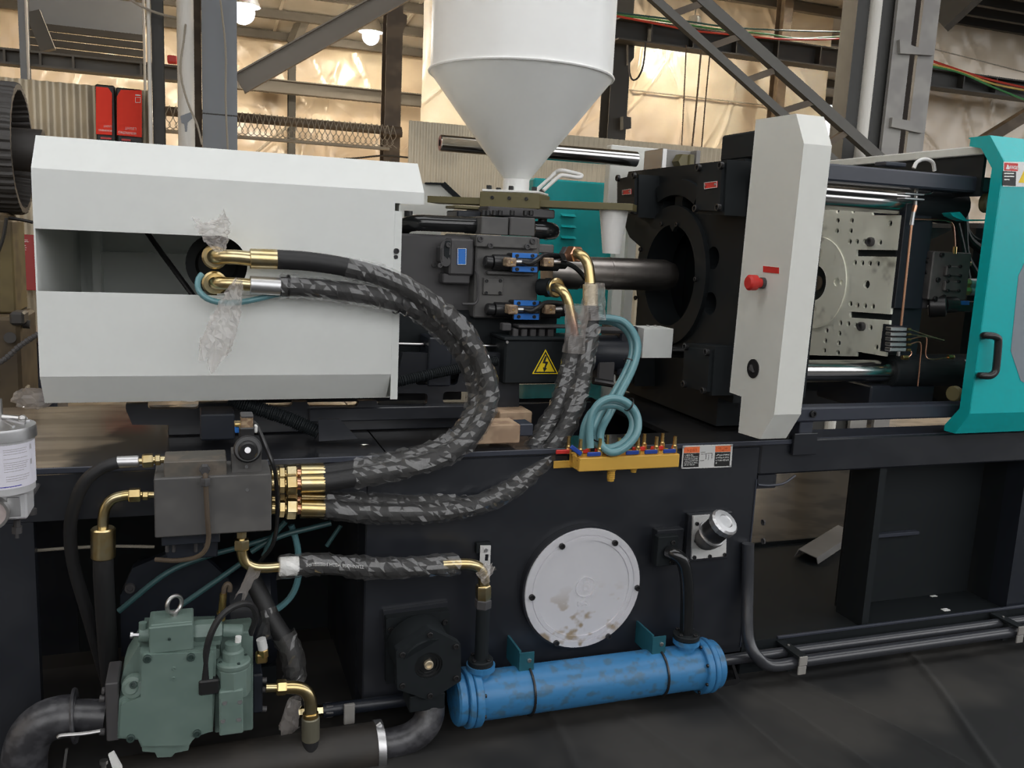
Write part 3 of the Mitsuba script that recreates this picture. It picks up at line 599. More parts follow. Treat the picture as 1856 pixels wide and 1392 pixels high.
# ------------------------------------------------------------------ injection unit: block, pipes, barrel
inj = thing('injection_unit', 'dark grey injection unit block with bolted valve manifold under the hopper', 'injection unit')
put('housing', fb(690, 421, 868, 572, .42, .32, .008), 'block_grey', inj)
put('front_block', fb(864, 426, 972, 578, .355, .40, .005), 'gunmetal', inj)
put('top_block', fb(873, 392, 921, 427, .37, .2, .003), 'gunmetal', inj)
put('top_block', fb(925, 393, 969, 429, .37, .2, .003), 'gunmetal', inj)
put('step_block', fb(864, 425, 974, 452, .335, .02, .003), 'gunmetal', inj)
for px, py in ((870, 433), (888, 445), (965, 437), (955, 447)):
    bolt(inj, at(px, py, .335), FRONT, size(5.5, px, py, .335), 'block_grey')
for px in (876, 884, 896, 906, 917, 928, 941, 952, 962):
    p = at(px, 391, .40 + .05 * (px % 2)); put('top_bolt', rod(p, p + V(0, 0, .018), .0085, 12, bev=.002), 'black_steel', inj)
put('side_block', fb(970, 442, 1004, 460, .36, .12, .004), 'gunmetal', inj)
put('cover_plate', fb(877, 503, 912, 535, .345, .012, .002), 'gunmetal', inj)
for px, py in ((882, 509), (907, 509), (881, 531), (906, 531)): bolt(inj, at(px, py, .345), FRONT, size(3, px, py, .345))
put('valve_plate', fb(884, 491, 968, 500, .335, .02, .002), 'gunmetal', inj)
put('bleed_pipe', hose([at(862, 490, .34), at(866, 505, .34), at(866, 540, .34), at(861, 550, .34), at(852, 551, .34), at(838, 551, .34)], .0045, 8), 'block_grey', inj)
# pump-like valve with blue plate
k = thing('pressure_valve', 'dark square valve with a blue name plate on the injection unit', 'valve')
put('body', fb(816, 432, 858, 500, .355, .07, .006), 'block_grey', k)
put('foot', fb(803, 496, 852, 515, .365, .06, .004), 'block_grey', k)
put('boss', cat(rod(at(812, 448, .36), at(812, 448, .42), size(14, 812, 448, .36), 20), fb(799, 446, 818, 478, .362, .06, .006), rod(at(808, 474, .36), at(808, 474, .42), size(9, 812, 448, .36), 20)), 'block_grey', k)
put('recess', slab(Polygon(xz([(810, 438), (816, 438), (816, 472), (808, 462), (808, 446)], .352)).buffer(.003), .3585, .3605), 'black_paint', k)
put('name_plate', fb(829.5, 450, 845, 480, .352, .003), 'valve_blue', k)
pl = Polygon(xz([(829.5, 450), (845, 450), (845, 480), (829.5, 480)], .35)); put('plate_rim', slab(pl.difference(pl.buffer(-.0018)), .3505, .352), 'label_silver', k)
for px, py in ((812, 444), (786, 480), (797, 481)): bolt(k if px > 790 else inj, at(px, py, .358 if px > 790 else .42), FRONT, .008, 'block_grey')
# the fat black pipe across the top, ending in an elbow on the far side
k = thing('return_pipe', 'fat glossy black pipe lying across the injection unit', 'pipe')
pbr('gloss_black', (.010, .011, .012), .16, spec=.7)
r = size(14.5, 800, 407, .44)
put('pipe', sweep(curve([at(725, 424, .62), at(733, 411, .52), at(745, 405, .46), at(765, 404, .44), at(800, 405.5, .44), at(866, 408, .44)], .01), r, 24), 'gloss_black', k)
p = at(868, 408, .44); put('flange', rod(p - V(.012, 0, 0), p + V(.012, 0, 0), r * 1.12, 28, bev=.003), 'gloss_black', k)
p = at(976, 417, .47); put('elbow', sweep(curve([p - V(.02, 0, 0), p + V(.025, .0, 0), p + V(.06, .03, -.002), p + V(.07, .09, -.004)], .008), r * 1.15, 24), 'gloss_black', k)
put('plug', cat(rod(at(740, 399, .5), at(740, 399, .5) + V(0, 0, .03), .014, 12)), 'black_steel', k)
put('plug', cat(rod(at(983, 404, .5), at(983, 404, .5) + V(0, 0, .014), .016, 12)), 'black_steel', k)
# barrel
k = thing('injection_barrel', 'bare steel injection barrel reaching into the round opening of the platen', 'barrel')
p, q = at(1000, 493, CL), V(1.80, CL, 0); bz = at(1140, 497, CL)[2]
rb = size(28.5, 1150, 497, CL)
put('tube', lathe([(0, 0), (rb, 0), (rb, 1.66 - p[0]), (rb - .012, 1.70 - p[0]), (0, 1.70 - p[0])], V(p[0], CL, bz), V(1, 0, 0), 48), 'barrel_steel', k)
put('collar', lathe([(0, 0), (rb * 1.06, 0), (rb * 1.06, .12), (rb, .125)], V(p[0] - .02, CL, bz), V(1, 0, 0), 48), 'barrel_steel', k)
put('heater_band', lathe([(rb, 0), (rb + .0015, 0), (rb + .0015, .008), (rb, .008), (rb, 0)], V(at(1101, 497, CL)[0], CL, bz), V(1, 0, 0), 48), 'barrel_steel', k)

# directional valves with blue plates
def dcv(dx, dy, who):
    Y = .30; k = thing('solenoid_valve', f'{who} black solenoid valve with blue plates on the injection unit', 'valve')
    A = lambda px, py, y=Y: at(px + dx, py + dy, y)
    F = lambda a, b, c, d, y, dep, bev=.003: fb(a + dx, b + dy, c + dx, d + dy, y, dep, bev)
    put('body', F(928, 459, 977, 494, Y + .003, .05), 'black_steel', k)
    for y0, y1 in ((458, 469), (482, 494)):
        put('name_plate', F(929, y0, 974, y1, Y - .002, .004, .001), 'valve_blue', k)
        for px in (937, 965): bolt(k, A(px, (y0 + y1) / 2 , Y - .002), FRONT, size(3.2, 937, 475, Y))
    put('center_bar', F(930, 469, 974, 482, Y - .004, .006), 'block_grey', k)
    put('coil', cat(rod(A(893, 475, Y + .03), A(930, 476, Y + .03), size(14, 900, 475, Y), 20), rod(A(878, 474, Y + .03), A(893, 475, Y + .03), size(11, 900, 475, Y), 20, bev=.004)), 'black_steel', k)
    put('coil', cat(rod(A(974, 477, Y + .03), A(1010, 478, Y + .03), size(14, 900, 475, Y), 20), rod(A(1010, 478, Y + .03), A(1026, 478, Y + .03), size(10, 900, 475, Y), 20, bev=.004)), 'black_steel', k)
    for px in (919, 987):
        put('connector', F(px, 467, px + 17, 484, Y - .035, .04, .003), 'amber_plastic', k)
        bolt(k, A(px + 8.5, 475.5, Y - .035), FRONT, .003, 'brass')
        put('cable_gland', rod(A(px + 16, 475, Y - .015), A(px + 28, 475, Y - .015), .0075, 12), 'steel', k)
    put('cable', hose([A(946, 475, Y - .015), A(960, 478, Y - .03), A(972, 472, Y - .03), A(990, 462, Y), A(1030, 466, Y + .03)], .008, 8), 'black_steel', k)
    put('cable', hose([A(1014, 475, Y - .015), A(1034, 480, Y), A(1050, 492, Y + .02), A(1060, 505, Y + .05)], .008, 8), 'black_steel', k)
pbr('amber_plastic', None, .3, spec=.6, tex=mottle((.20, .13, .08), (.38, .28, .18), 120))
dcv(0, 0, 'upper')
dcv(3, 86, 'lower')
k = thing('port_block', 'round black port on the injection unit behind the lower brass elbow', 'port')
put('port', rod(at(975, 520, .33), at(997, 521, .30), size(15, 985, 520, .33), 24, bev=.004), 'black_paint', k)
put('port_flange', rod(at(990, 521, .31), at(997, 521, .30), size(17, 985, 520, .33), 24), 'black_paint', k)

# ------------------------------------------------------------------ stationary platen
XP = 1.70
yz = lambda px, py, x=XP: tuple(atx(px, py, x)[1:])
c = yz(1214, 492); zc = bz
plat = thing('stationary_platen', 'massive black cast platen with a round opening for the barrel', 'platen')
outline = Polygon([(.10, .96), (.10, 1.70), (.16, 1.77), (1.0, 1.77), (1.04, 1.70), (1.04, 1.58), (.95, 1.50), (.84, 1.46), (.84, 1.10), (.95, 1.05), (1.04, 1.0), (1.04, .96), (.95, .96), (.95, .86), (.19, .86), (.19, .96)])
holes = [Point(CL, zc).buffer(.19, 24)]
for px, py, r in ((1213, 365, .045), (1248, 366, .045), (1292, 468, .040), (1287, 550, .040)): holes.append(Point(*yz(px, py)).buffer(r, 12))
put('face_plate', side(outline.difference(unary_union(holes)), XP, XP + .10), 'black_paint', plat)
put('rear_plate', side(outline.buffer(-.01).difference(Point(CL, zc).buffer(.10, 20)), XP + .18, XP + .30), 'black_paint', plat)
put('rim', side(outline.buffer(-.005).difference(outline.buffer(-.05)), XP + .10, XP + .18), 'black_paint', plat)
put('ring', side(Point(CL, zc).buffer(.262, 32).difference(Point(CL, zc).buffer(.19, 24)), XP - .018, XP), 'black_paint', plat)
put('ring_tab', side(Polygon([(CL - .03, zc + .195), (CL + .03, zc + .195), (CL, zc + .165)]), XP - .016, XP), 'black_paint', plat)
for px, py in ((1200, 406), (1228, 407), (1262, 506), (1162, 452), (1153, 540)): bolt(plat, atx(px, py, XP - .018), LEFTW, .009)
put('rib', side(Point(CL, zc).buffer(.36, 24).difference(Point(CL, zc).buffer(.30, 24)).intersection(Polygon([(CL, zc), (CL - .5, zc + .9), (CL + .4, zc + .9)])), XP - .02, XP), 'black_paint', plat)
# corner clamp blocks
def clamp(pts, who, bolts, tagpx=None, xo=.09):
    k = thing('tie_bar_clamp', f'black bolted tie-bar clamp block at the {who} corner of the platen', 'clamp block', None)
    put('block', side(Polygon([yz(px, py, XP - xo) for px, py in pts]).convex_hull, XP - xo, XP), 'black_paint', k)
    put('cap_plate', side(Polygon([yz(px, py, XP - xo) for px, py in pts]).convex_hull.buffer(-.012), XP - xo - .012, XP - xo), 'black_paint', k)
    for px, py in bolts: bolt(k, atx(px, py, XP - xo - .012), LEFTW, .013, 'black_steel')
    if tagpx:
        h = [yz(px, py, XP - xo - .014) for px, py in tagpx]
        put('red_plate', side(Polygon(h).convex_hull, XP - xo - .015, XP - xo - .012), 'red_paint', k, label='red name plate with two rivets')
        pr_ = Polygon(h).convex_hull; put('plate_rim', side(pr_.difference(pr_.buffer(-.0018)), XP - xo - .0165, XP - xo - .015), 'label_silver', k)
        for q in ((h[0], h[2]), (h[1], h[3])):
            m = (V(*q[0]) * .5 + V(*q[1]) * .5)
        cx = (V(*h[0]) + V(*h[3])) / 2; dx = (V(*h[1]) + V(*h[2])) / 2
        for t in (.1, .9): bolt(k, V(XP - xo - .016, *(cx + (dx - cx) * t)), LEFTW, .004, 'steel')
    return k
clamp([(1268, 300), (1318, 289), (1313, 390), (1262, 387)], 'upper near', ((1268, 304), (1309, 300), (1263, 378), (1304, 376)), ((1277, 331), (1300, 328), (1300, 340), (1277, 343)))
clamp([(1121, 324), (1158, 316), (1157, 394), (1121, 391)], 'upper far', ((1122, 323), (1151, 318), (1120, 385), (1145, 382)), ((1128.5, 344.5), (1144, 342), (1144, 352), (1128.5, 353.5)))
clamp([(1243, 622), (1296, 628), (1290, 717), (1238, 706)], 'lower near', ((1245, 628), (1283, 638), (1242, 696), (1277, 708)))
clamp([(1118, 640), (1150, 640), (1150, 700), (1118, 696)], 'lower far', ())
put('top_block', bx(XP + .02, XP + .26, .12, .34, 1.772, 1.86, .006), 'black_paint', plat)
# tie bars
def tiebar(name_label, y, z, x0, x1, r, mat='chrome', hollow=True):
    k = thing('tie_bar', name_label, 'tie bar')
    put('bar', lathe([(r - .018, .06), (r - .018, 0), (r - .003, 0), (r, .003), (r, x1 - x0), (0, x1 - x0)] if hollow else [(0, 0), (r, 0), (r, x1 - x0), (0, x1 - x0)], (x0, y, z), V(1, 0, 0), 40), mat, k)
    return k
yr = .98
p = at(797, 264, yr); zr = at(1000, 276, yr)[2]
r_ = size(14, 1000, 276, yr)
tb = tiebar('long chrome tie bar sticking out to the left behind the hopper cone', yr, zr, p[0], XP + .02, r_)
put('bore', rod((p[0] + .02, yr, zr), (p[0] + .03, yr, zr), r_ - .019, 24), 'black_steel', tb)
k = thing('tie_bar_bracket', 'dull grey bracket with a brass hex fitting at the end of the long chrome bar', 'bracket')
x_ = at(1187, 290, yr)[0]
put('plate', bx(x_ - .01, x_ + .012, yr - .08, yr + .08, zr - .075, zr + .045, .002), 'steel', k)
put('body', bx(x_ + .013, x_ + .17, yr - .02, yr + .08, zr - .06, zr + .05, .004), 'grey_lattice', k)
put('flange', bx(x_ + .155, x_ + .175, yr - .07, yr - .02, zr - .05, zr + .05, .002), 'grey_lattice', k)
put('fitting', hexnut(V(x_ + .10, yr - .02, zr), V(x_ + .10, yr - .075, zr), .034), 'olive_plate', k)
put('fitting', bx(x_ + .115, x_ + .14, yr - .085, yr - .055, zr - .03, zr + .03, .004), 'olive_plate', k)
solo('rear_guard', cat(fb(1108, 262, 1190, 395, 1.25, .05, .004), bx(at(1150, 300, 1.25)[0], at(1165, 300, 1.25)[0], 1.26, 1.29, 0, at(1150, 390, 1.25)[2])), 'guard_paint', 'light grey rear guard panel behind the chrome bar bracket', 'panel')
# ------------------------------------------------------------------ teal electrical cabinet behind, grey post
k = thing('electrical_cabinet', 'dark teal cabinet with three louvres behind the barrel', 'cabinet')
p, q = at(968, 322, 1.55), at(1124, 660, 1.55)
put('body', bx(p[0], q[0], 1.55, 2.0, at(1060, 640, 1.55)[2], p[2], .008), 'teal_back', k)
put('leg', bx(q[0] - .1, q[0] - .03, 1.6, 1.95, 0, at(1060, 639, 1.55)[2]), 'teal_back', k)
for py in (390, 410, 430):
    a, b = at(1017, py - 3, 1.545), at(1042, py + 3, 1.545)
    put('louvre', side([(1.55, b[2]), (1.525, b[2]), (1.55, a[2])], a[0], b[0]), 'teal_back', k)
bolt(k, at(1112, 454, 1.55), FRONT, .012, 'steel'); bolt(k, at(997, 324, 1.55), FRONT, .010, 'steel')
solo('grey_post', bx(at(1112, 500, 1.5)[0], at(1143, 500, 1.5)[0], 1.5, 1.56, 0, at(1130, 388, 1.5)[2], .004), 'guard_paint', 'light grey upright post right of the dark teal cabinet', 'post')

# ------------------------------------------------------------------ white guard box before the platen
XG = 1.64
gp = lambda px, py: tuple(atx(px, py, XG)[1:])
gpoly = Polygon([gp(1370, 217), gp(1443, 206), gp(1457, 260), gp(1403, 752), gp(1377, 796), gp(1338, 784), gp(1344, 719), gp(1322, 711)])
yf = gp(1430, 510)[0]
XG2 = at(1508, 262, gp(1457, 260)[0])[0]
guard = thing('guard_panel', 'tall white guard box with chamfered ends and a red stop button', 'guard')
put('shell', side(gpoly, XG, XG2), 'guard_paint', guard)
P = lambda px, py, o=0: atx(px, py, XG - o)
k = thing('stop_button', 'red emergency stop button on the white guard box', 'button')
b0 = P(1384, 513)
put('base', rod(b0, b0 + V(-.012, 0, 0), .017, 24), 'block_grey', k)
put('cap', lathe([(0, .058), (.018, .058), (.024, .052), (.024, .030), (.015, .026), (.015, .012), (0, .012)], b0, LEFTW, 28), 'red_paint', k)
put('name_plate', side(Polygon([gp(1384, 482), gp(1412, 485), gp(1412, 496), gp(1384, 493)]), XG - .002, XG - .0002), 'red_paint', guard, label='small red plate above the stop button')
k = thing('cable_entry', 'round black cable entry low on the white guard box', 'cable entry')
b0 = P(1366, 668)
put('ring', lathe([(0, .001), (.030, .001), (.030, .004), (.026, .005), (0, .002)], b0, LEFTW, 32), 'black_steel', k)
put('key', side(Polygon([(b0[1] - .012, b0[2] - .01), (b0[1] + .004, b0[2] + .012), (b0[1] + .010, b0[2] - .004)]), XG - .012, XG - .004), 'block_grey', k)

# ------------------------------------------------------------------ clamping side: beams, tie bars, moving platen
k = thing('upper_beam', 'blue-grey upper safety-gate beam right of the white guard box', 'beam')
Yb = .02
p, q = at(1500, 297, Yb), at(1500, 345, Yb)
put('beam', bx(XG2 + .001, 4.4, Yb, Yb + .09, at(1505, 327.5, Yb)[2], at(1505, 296, Yb)[2], .006), 'navy_light', k)
k = thing('lower_rail', 'blue-grey lower gate rail just above the bed right of the white guard box', 'rail')
put('rail', bx(XG2 + .001, 4.4, -.015, .05, at(1478, 763, 0)[2], at(1478, 737, 0)[2], .006), 'navy_light', k)
bolt(k, at(1472, 750, -.015), FRONT, .012)
put('post', bx(at(1450, 790, -.01)[0], at(1474, 790, -.01)[0], -.005, .05, .8535, at(1478, 763, 0)[2], .003), 'navy_light', k)
put('bracket', bx(at(1436, 800, -.01)[0], at(1478, 800, -.01)[0], -.02, -.007, .80, .875, .002), 'bed_paint', k)
solo('rear_skirt', bx(1.96, 3.4, .86, .87, .851, 1.10), 'black_paint', 'black skirt panel behind the lower front tie bar', 'panel')
# front tie bars
ytf = .17
z_u, z_l = at(1540, 361, ytf)[2], at(1530, 672, ytf)[2]
tiebar('upper front chrome tie bar right of the white guard box', ytf, z_u, XP + .30, 2.40, size(21, 1550, 361, ytf), hollow=False)
tiebar('lower front chrome tie bar right of the white guard box', ytf, z_l, XP + .30, 2.44, size(20, 1530, 672, ytf), hollow=False)
XM_ = 2.36
my = lambda px, py, x=XM_: tuple(atx(px, py, x)[1:])
mp = thing('moving_platen', 'cream mould platen with rows of tapped holes and two slots', 'platen')
mo = Polygon([my(1634, 390), my(1581, 390), my(1579, 383), my(1440, 378), (1.02, my(1440, 378)[1]), (1.02, my(1460, 643)[1]), my(1440, 643), my(1552, 646), my(1552, 637), my(1605, 646)])
hs = [Polygon([my(1552, 453), my(1640, 454), my(1640, 465), my(1552, 464)]).buffer(.001), Polygon([my(1540, 565), my(1625, 571), my(1625, 581), my(1540, 575)]).buffer(.001)]
small = [(505, 135), (618, 135), (505, 208), (608, 208), (500, 283), (600, 283), (593, 360), (645, 360), (700, 360), (812, 365), (630, 512), (683, 515), (738, 518), (795, 520), (597, 810), (648, 820), (703, 825), (760, 830), (525, 950), (582, 955), (635, 965), (743, 983), (425, 1005), (518, 1025), (415, 1078), (513, 1095), (408, 1148), (507, 1165), (885, 228), (785, 1125)]
big = [(715, 670)]
for px, py in small: hs.append(Point(*my(1392 + px / 4, 348 + py / 4)).buffer(.0105, 4))
for px, py in big: hs.append(Point(*my(1392 + px / 4, 348 + py / 4)).buffer(.016, 5))
zmc = my(1470, 512)[1]; ymc = CL
rc = abs(my(1535, 515)[0] - ymc)
hs.append(Point(ymc, zmc).buffer(.07, 16))
put('face_plate', side(mo.buffer(0).difference(unary_union(hs)), XM_, XM_ + .010), 'platen_cream', mp)
disc = Point(ymc, zmc).buffer(rc, 40).difference(unary_union([Point(ymc, zmc).buffer(.07, 16)] + [Point(*my(1392 + px / 4, 348 + py / 4)).buffer(r, 6) for px, py, r in ((505, 652, .016), (542, 657, .010), (345, 850, .012), (390, 440, .012))]))
put('locating_ring', side(disc, XM_ - .006, XM_ - .0005), 'platen_cream', mp)
put('back_plate', side(mo.buffer(-.004), XM_ + .0105, XM_ + .06), 'black_paint', mp)
for px, py in ((752, 362), (686, 975)): bolt(mp, atx(1392 + px / 4, 348 + py / 4, XM_), LEFTW, .017, 'block_grey')
put('body', bx(XM_ + .061, XM_ + .16, my(1634, 390)[0] + .005, 1.03, my(1460, 660)[1], my(1500, 372)[1] + .05, .01), 'navy_paint', mp)
for i, (zz, yy) in enumerate(((z_u, ytf), (z_l, ytf))):
    put('tie_bar_sleeve', rod((XM_ + .04, yy, zz), (XM_ + .46 - .18 * (i == 0), yy, zz), .062, 28, bev=.005), 'black_paint', mp)
put('ejector_bore', rod((XM_ + .006, ymc, zmc), (XM_ + .0104, ymc, zmc), .03, 20), 'rust_brown', mp)
# lubrication manifolds and copper pipe before the platen's edge
YLUB = .075
k = thing('lubrication_distributor', 'lower stack of five silver lubrication distributors with thin pipes', 'distributor')
for i in range(5):
    put('segment', fb(1616 - i * .4, 593.5 + i * 9.3, 1644 - i * .4, 600 + i * 9.3, YLUB, .03, .002), 'aluminium', k)
    put('nipple', rod(at(1644, 597 + i * 9.3, YLUB + .012), at(1650, 597 + i * 9.3, YLUB + .012), .005, 8), 'brass', k)
put('stem', rod(at(1629, 630, YLUB + .012), at(1628, 645, YLUB + .012), .006, 8), 'steel', k)
put('backing', fb(1622, 590, 1640, 640, YLUB + .03, .06, .002), 'navy_paint', k)
for pts in ([(1648, 597), (1680, 608), (1711, 617)], [(1648, 606), (1690, 612), (1711, 617)], [(1648, 624), (1668, 622), (1667, 660), (1663, 700)], [(1648, 634), (1652, 640), (1648, 646), (1640, 648)], [(1648, 615), (1678, 612), (1680, 649), (1722, 648)]):
    put('thin_pipe', hose([at(px, py, YLUB + .02) for px, py in pts], .0028, 6, .006), 'copper' if pts[1][1] > 618 or pts[1][0] > 1670 else 'steel', k)
for px, py in ((1640, 648), (1723, 647)): put('nipple', hexnut(at(px - 5, py, YLUB + .02), at(px + 5, py, YLUB + .02), .009), 'brass', k)
k = thing('lubrication_distributor', 'upper silver lubrication distributor with a copper pipe running down', 'distributor')
for i in range(2): put('segment', fb(1641, 348 + i * 9, 1676, 355 + i * 9, YLUB, .04, .002), 'aluminium', k)
put('stem', rod(at(1662, 336, YLUB + .015), at(1659, 372, YLUB + .015), .006, 8), 'steel', k)
put('stem', rod(at(1659, 372, YLUB + .015), at(1656, 384, YLUB + .015), .008, 8), 'copper', k)
put('stem', rod(at(1656, 384, YLUB + .015), at(1652, 408, YLUB + .015), .007, 8), 'aluminium', k)
put('copper_pipe', rod(at(1652, 408, YLUB + .015), at(1633, 590, YLUB + .015), size(2.4, 1640, 500, YLUB), 10), 'copper', k, label='long straight copper pipe')
put('thin_pipe', hose([at(1655, 397, YLUB + .02), at(1690, 398, YLUB + .05), at(1716, 400, .12), at(1727, 408, .12), at(1730, 430, .12), at(1731, 455, .12)], .0035, 6, .006), 'copper', k)
put('nipple', rod(at(1731, 447, .12), at(1730, 460, .12), .007, 8), 'brass', k)
put('thin_pipe', hose([at(1676, 352, .08), at(1690, 348, .08), at(1690, 335, .1)], .003, 6, .006), 'steel', k)
put('backing', fb(1644, 368, 1668, 560, YLUB + .05, .03, .002), 'navy_paint', k)
# toggle side: manifold, valve, hoses
k = thing('ejector_manifold', 'dark grey bolted manifold block between the copper pipe and the teal gate', 'manifold')
put('block', fb(1693, 455, 1751, 545, .12, .16, .004), 'gunmetal', k)
put('side_plate', fb(1657, 453, 1694, 560, .15, .16, .004), 'block_grey', k)
for y0 in (482, 509):
    put('port_plate', fb(1717 - (y0 - 482) * .1, y0, 1742 - (y0 - 482) * .1, y0 + 19, .105, .015, .003), 'gunmetal', k)
    for dx in (2, 22):
        for dy in (1, 18): bolt(k, at(1718 + dx - (y0 - 482) * .1, y0 + dy, .105), FRONT, .006)
for px, py in ((1706, 462), (1699, 507), (1694, 541)): bolt(k, at(px, py, .12), FRONT, .009)
for j in range(3):
    for i in range(2): bolt(k, at(1666 + i * 14, 472 + j * 22, .15), FRONT, .011)
for i, (py, m) in enumerate(((513, 'brass'), (527, 'brass'))):
    put('fitting', hexnut(at(1745, py, .15), at(1755, py, .15), .018), m, k)
    put('ferrule', rod(at(1755, py, .15), at(1790, py + 1, .15), .018, 16), 'aluminium', k)
put('fitting', rod(at(1749, 478, .15), at(1759, 478, .15), .008, 10), 'copper', k)
k = thing('solenoid_valve', 'small solenoid valve with a blue plate under the bolted manifold block by the teal gate', 'valve')
put('coil', rod(at(1682, 555, .16), at(1715, 553, .12), .042, 20, bev=.005), 'black_steel', k)
put('coil', rod(at(1708, 553, .12), at(1730, 552, .12), .03, 20), 'black_steel', k)
put('body', fb(1728, 545, 1765, 566, .11, .08, .003), 'black_steel', k)
put('name_plate', fb(1731, 545, 1757, 553, .106, .004, .001), 'valve_blue', k)
bolt(k, at(1682, 555, .155), FRONT, .008, 'steel')
k = thing('toggle_housing', 'dark navy toggle mechanism housing behind the teal gate', 'housing')
put('block', bx(2.90, 3.6, .30, 1.0, .86, 1.62, .02), 'black_paint', k)
put('foot', fb(1580, 700, 1690, 742, .14, .3, .006), 'navy_paint', k)
put('link', slab(Polygon(xz([(1674, 412), (1730, 414), (1684, 436)], .25)), .25, .32), 'block_grey', k)
put('cross_tie', rod(at(1650, 672, ytf), at(1790, 678, ytf), .05, 24), 'navy_paint', k)
put('sleeve', rod(at(1742, 662, .14), at(1768, 662, .14), .026, 16), 'chrome', k)
for i, pts in enumerate((([(1712, 345), (1730, 400), (1742, 450), (1755, 520)]), ([(1730, 345), (1745, 395), (1750, 460), (1770, 500)]), ([(1746, 345), (1750, 420), (1775, 450), (1800, 460)]), ([(1748, 405), (1765, 430), (1790, 440)]))):
    solo('rubber_hose', hose([at(px, py, .22 + .03 * i) for px, py in pts], .016 if i < 3 else .007, 10), 'rubber', ('leftmost black hose hanging before the toggle housing', 'second black hose hanging before the toggle housing', 'black hose curving towards the teal gate', 'thin black hose sloping to the teal gate')[i], 'hose')
solo('roller_wheel', lathe([(0, 0), (.03, 0), (.034, .006), (.034, .02), (.03, .026), (0, .026)], at(1781, 368, .04), V(.3, -1, 0), 24), 'olive_plate', 'yellowish upper roller inside the teal gate', 'roller')
solo('roller_wheel', lathe([(0, 0), (.024, 0), (.028, .005), (.022, .012), (.028, .019), (.024, .024), (0, .024)], at(1733, 713, -.02), V(-1, -.3, 0), 24), 'olive_plate', 'yellowish lower roller of the teal gate on the rail', 'roller')
solo('cable_loop', hose([at(1656, 305, .2), at(1662, 294, .2), at(1676, 288.5, .2), at(1690, 294, .2), at(1694, 310, .2)], .007, 8, .006), 'white_paint', 'pale cable loop above the blue-grey upper beam', 'cable')
solo('beam_box', fb(1607, 292, 1643, 303, .16, .06, .003), 'navy_light', 'small dark box on top of the upper beam', 'box')
# portal roof of the clamping side
k = thing('gate_portal', 'pale top frame of the clamping guard running back behind the teal gate', 'guard frame')
pa = at(1796, 263, -.02); xq = pa[0]
put('top_bar', bx(xq - .01, xq + .02, -.02, 1.25, pa[2] - .03, pa[2], .003), 'guard_paint', k)
put('dark_panel', bx(xq + .0, xq + .012, -.0, 1.2, pa[2] - .17, pa[2] - .031), 'black_paint', k)
# ------------------------------------------------------------------ teal safety gate
YG = -.12
g0 = lambda px, py: tuple(at(px, py, YG)[[0, 2]])
xg = at(1790, 520, YG)[0]
zt1, zt0 = at(1819, 292, YG)[2], at(1754, 750, YG)[2]
zta, ztb = at(1802, 246, YG + .07)[2], at(1727, 786, YG + .05)[2]
gate = thing('safety_gate', 'teal sliding safety gate with a black handle at the right edge', 'gate')
prof = [(YG, zt0), (YG, zt1), (YG + .07, zta), (YG + .10, zta)]
put('front_panel', side([(YG, zt0), (YG, zt1), (YG + .07, zta), (YG + .16, zta), (YG + .16, zta - .004), (YG + .072, zta - .004), (YG + .004, zt1 - .001), (YG + .004, zt0 + .001), (YG + .054, ztb + .002), (YG + .05, ztb)], xg, xg + 1.6), 'teal_paint', gate)
put('end_flange', side([(YG + .001, zt0), (YG + .001, zt1), (YG + .07, zta), (YG + .15, zta), (YG + .15, zta - .03), (YG + .10, zta - .04), (YG + .045, zt1 - .02), (YG + .045, zt0 + .01), (YG + .10, ztb + .02), (YG + .10, ztb), (YG + .05, ztb)], xg - .003, xg - .0002), 'teal_paint', gate)
k2 = put('handle', hose([at(1782, 609, YG), at(1786, 608, YG - .03), at(1800, 609, YG - .038), at(1808, 613, YG - .04), at(1809.5, 620, YG - .04), at(1806, 662, YG - .04), at(1803, 675, YG - .04), at(1794, 681, YG - .038), at(1779, 681, YG - .03), at(1775, 681, YG)], size(6.5, 1800, 640, YG), 12, .006), 'black_steel', gate)
put('window_decal', slab(Polygon(xz([(1900, 455), (1858, 474), (1846, 500), (1832, 636), (1850, 690), (1900, 720)], YG - .001)), YG - .0015, YG - .0002), 'decal_grey', gate)
pbr('decal_grey', (.20, .23, .26), .5)
s = lambda a, b, c, d, o, mat, nm: put(nm, slab(Polygon(xz([(a, b), (c, b + 1.2), (c - .3 * (d - b) / 10, d + 1.2), (a - .3 * (d - b) / 10, d)], YG - o)), YG - o - .0006, YG - o + .0004), mat, gate)
s(1819, 293, 1900, 338, .001, 'white_paint', 'warning_label')
s(1820.5, 295, 1845, 309, .002, 'red_paint', 'label_block'); s(1817.5, 310, 1841.5, 336, .002, 'label_black', 'label_block')
for i, py in enumerate((313, 318.5, 324)): put('label_line', slab(Polygon(xz([(1820, py), (1838 - 8 * (i == 2), py + .4), (1838 - 8 * (i == 2), py + 2.6), (1820, py + 2.2)], YG - .003)), YG - .0032, YG - .0026), 'white_paint', gate)
put('label_triangle', slab(Polygon(xz([(1857, 307), (1846, 331), (1875, 332)], YG - .002)), YG - .0026, YG - .0018), 'yellow_label', gate)
put('label_triangle', slab(Polygon(xz([(1826.5, 297.5), (1823, 306.5), (1830.5, 307)], YG - .003)), YG - .0032, YG - .0026), 'white_paint', gate)
def lettering(s, h, c, mat, parent, u=(1, 0, 0), w=(0, 0, 1), nrm=(0, -1, 0), flip=1, bold=True):
    m = meshkit.text_mesh(s, h, bold=bold); v = np.array(m.vertices); v -= (v.min(0) + v.max(0)) / 2
    v = np.array(c) + flip * v[:, :1] * V(*u) + flip * v[:, 1:2] * V(*w) + v[:, 2:] * .2 * V(*nrm)
    f = np.array(m.faces)
    return put('lettering', trimesh.Trimesh(v, f, process=False), mat, parent, False)
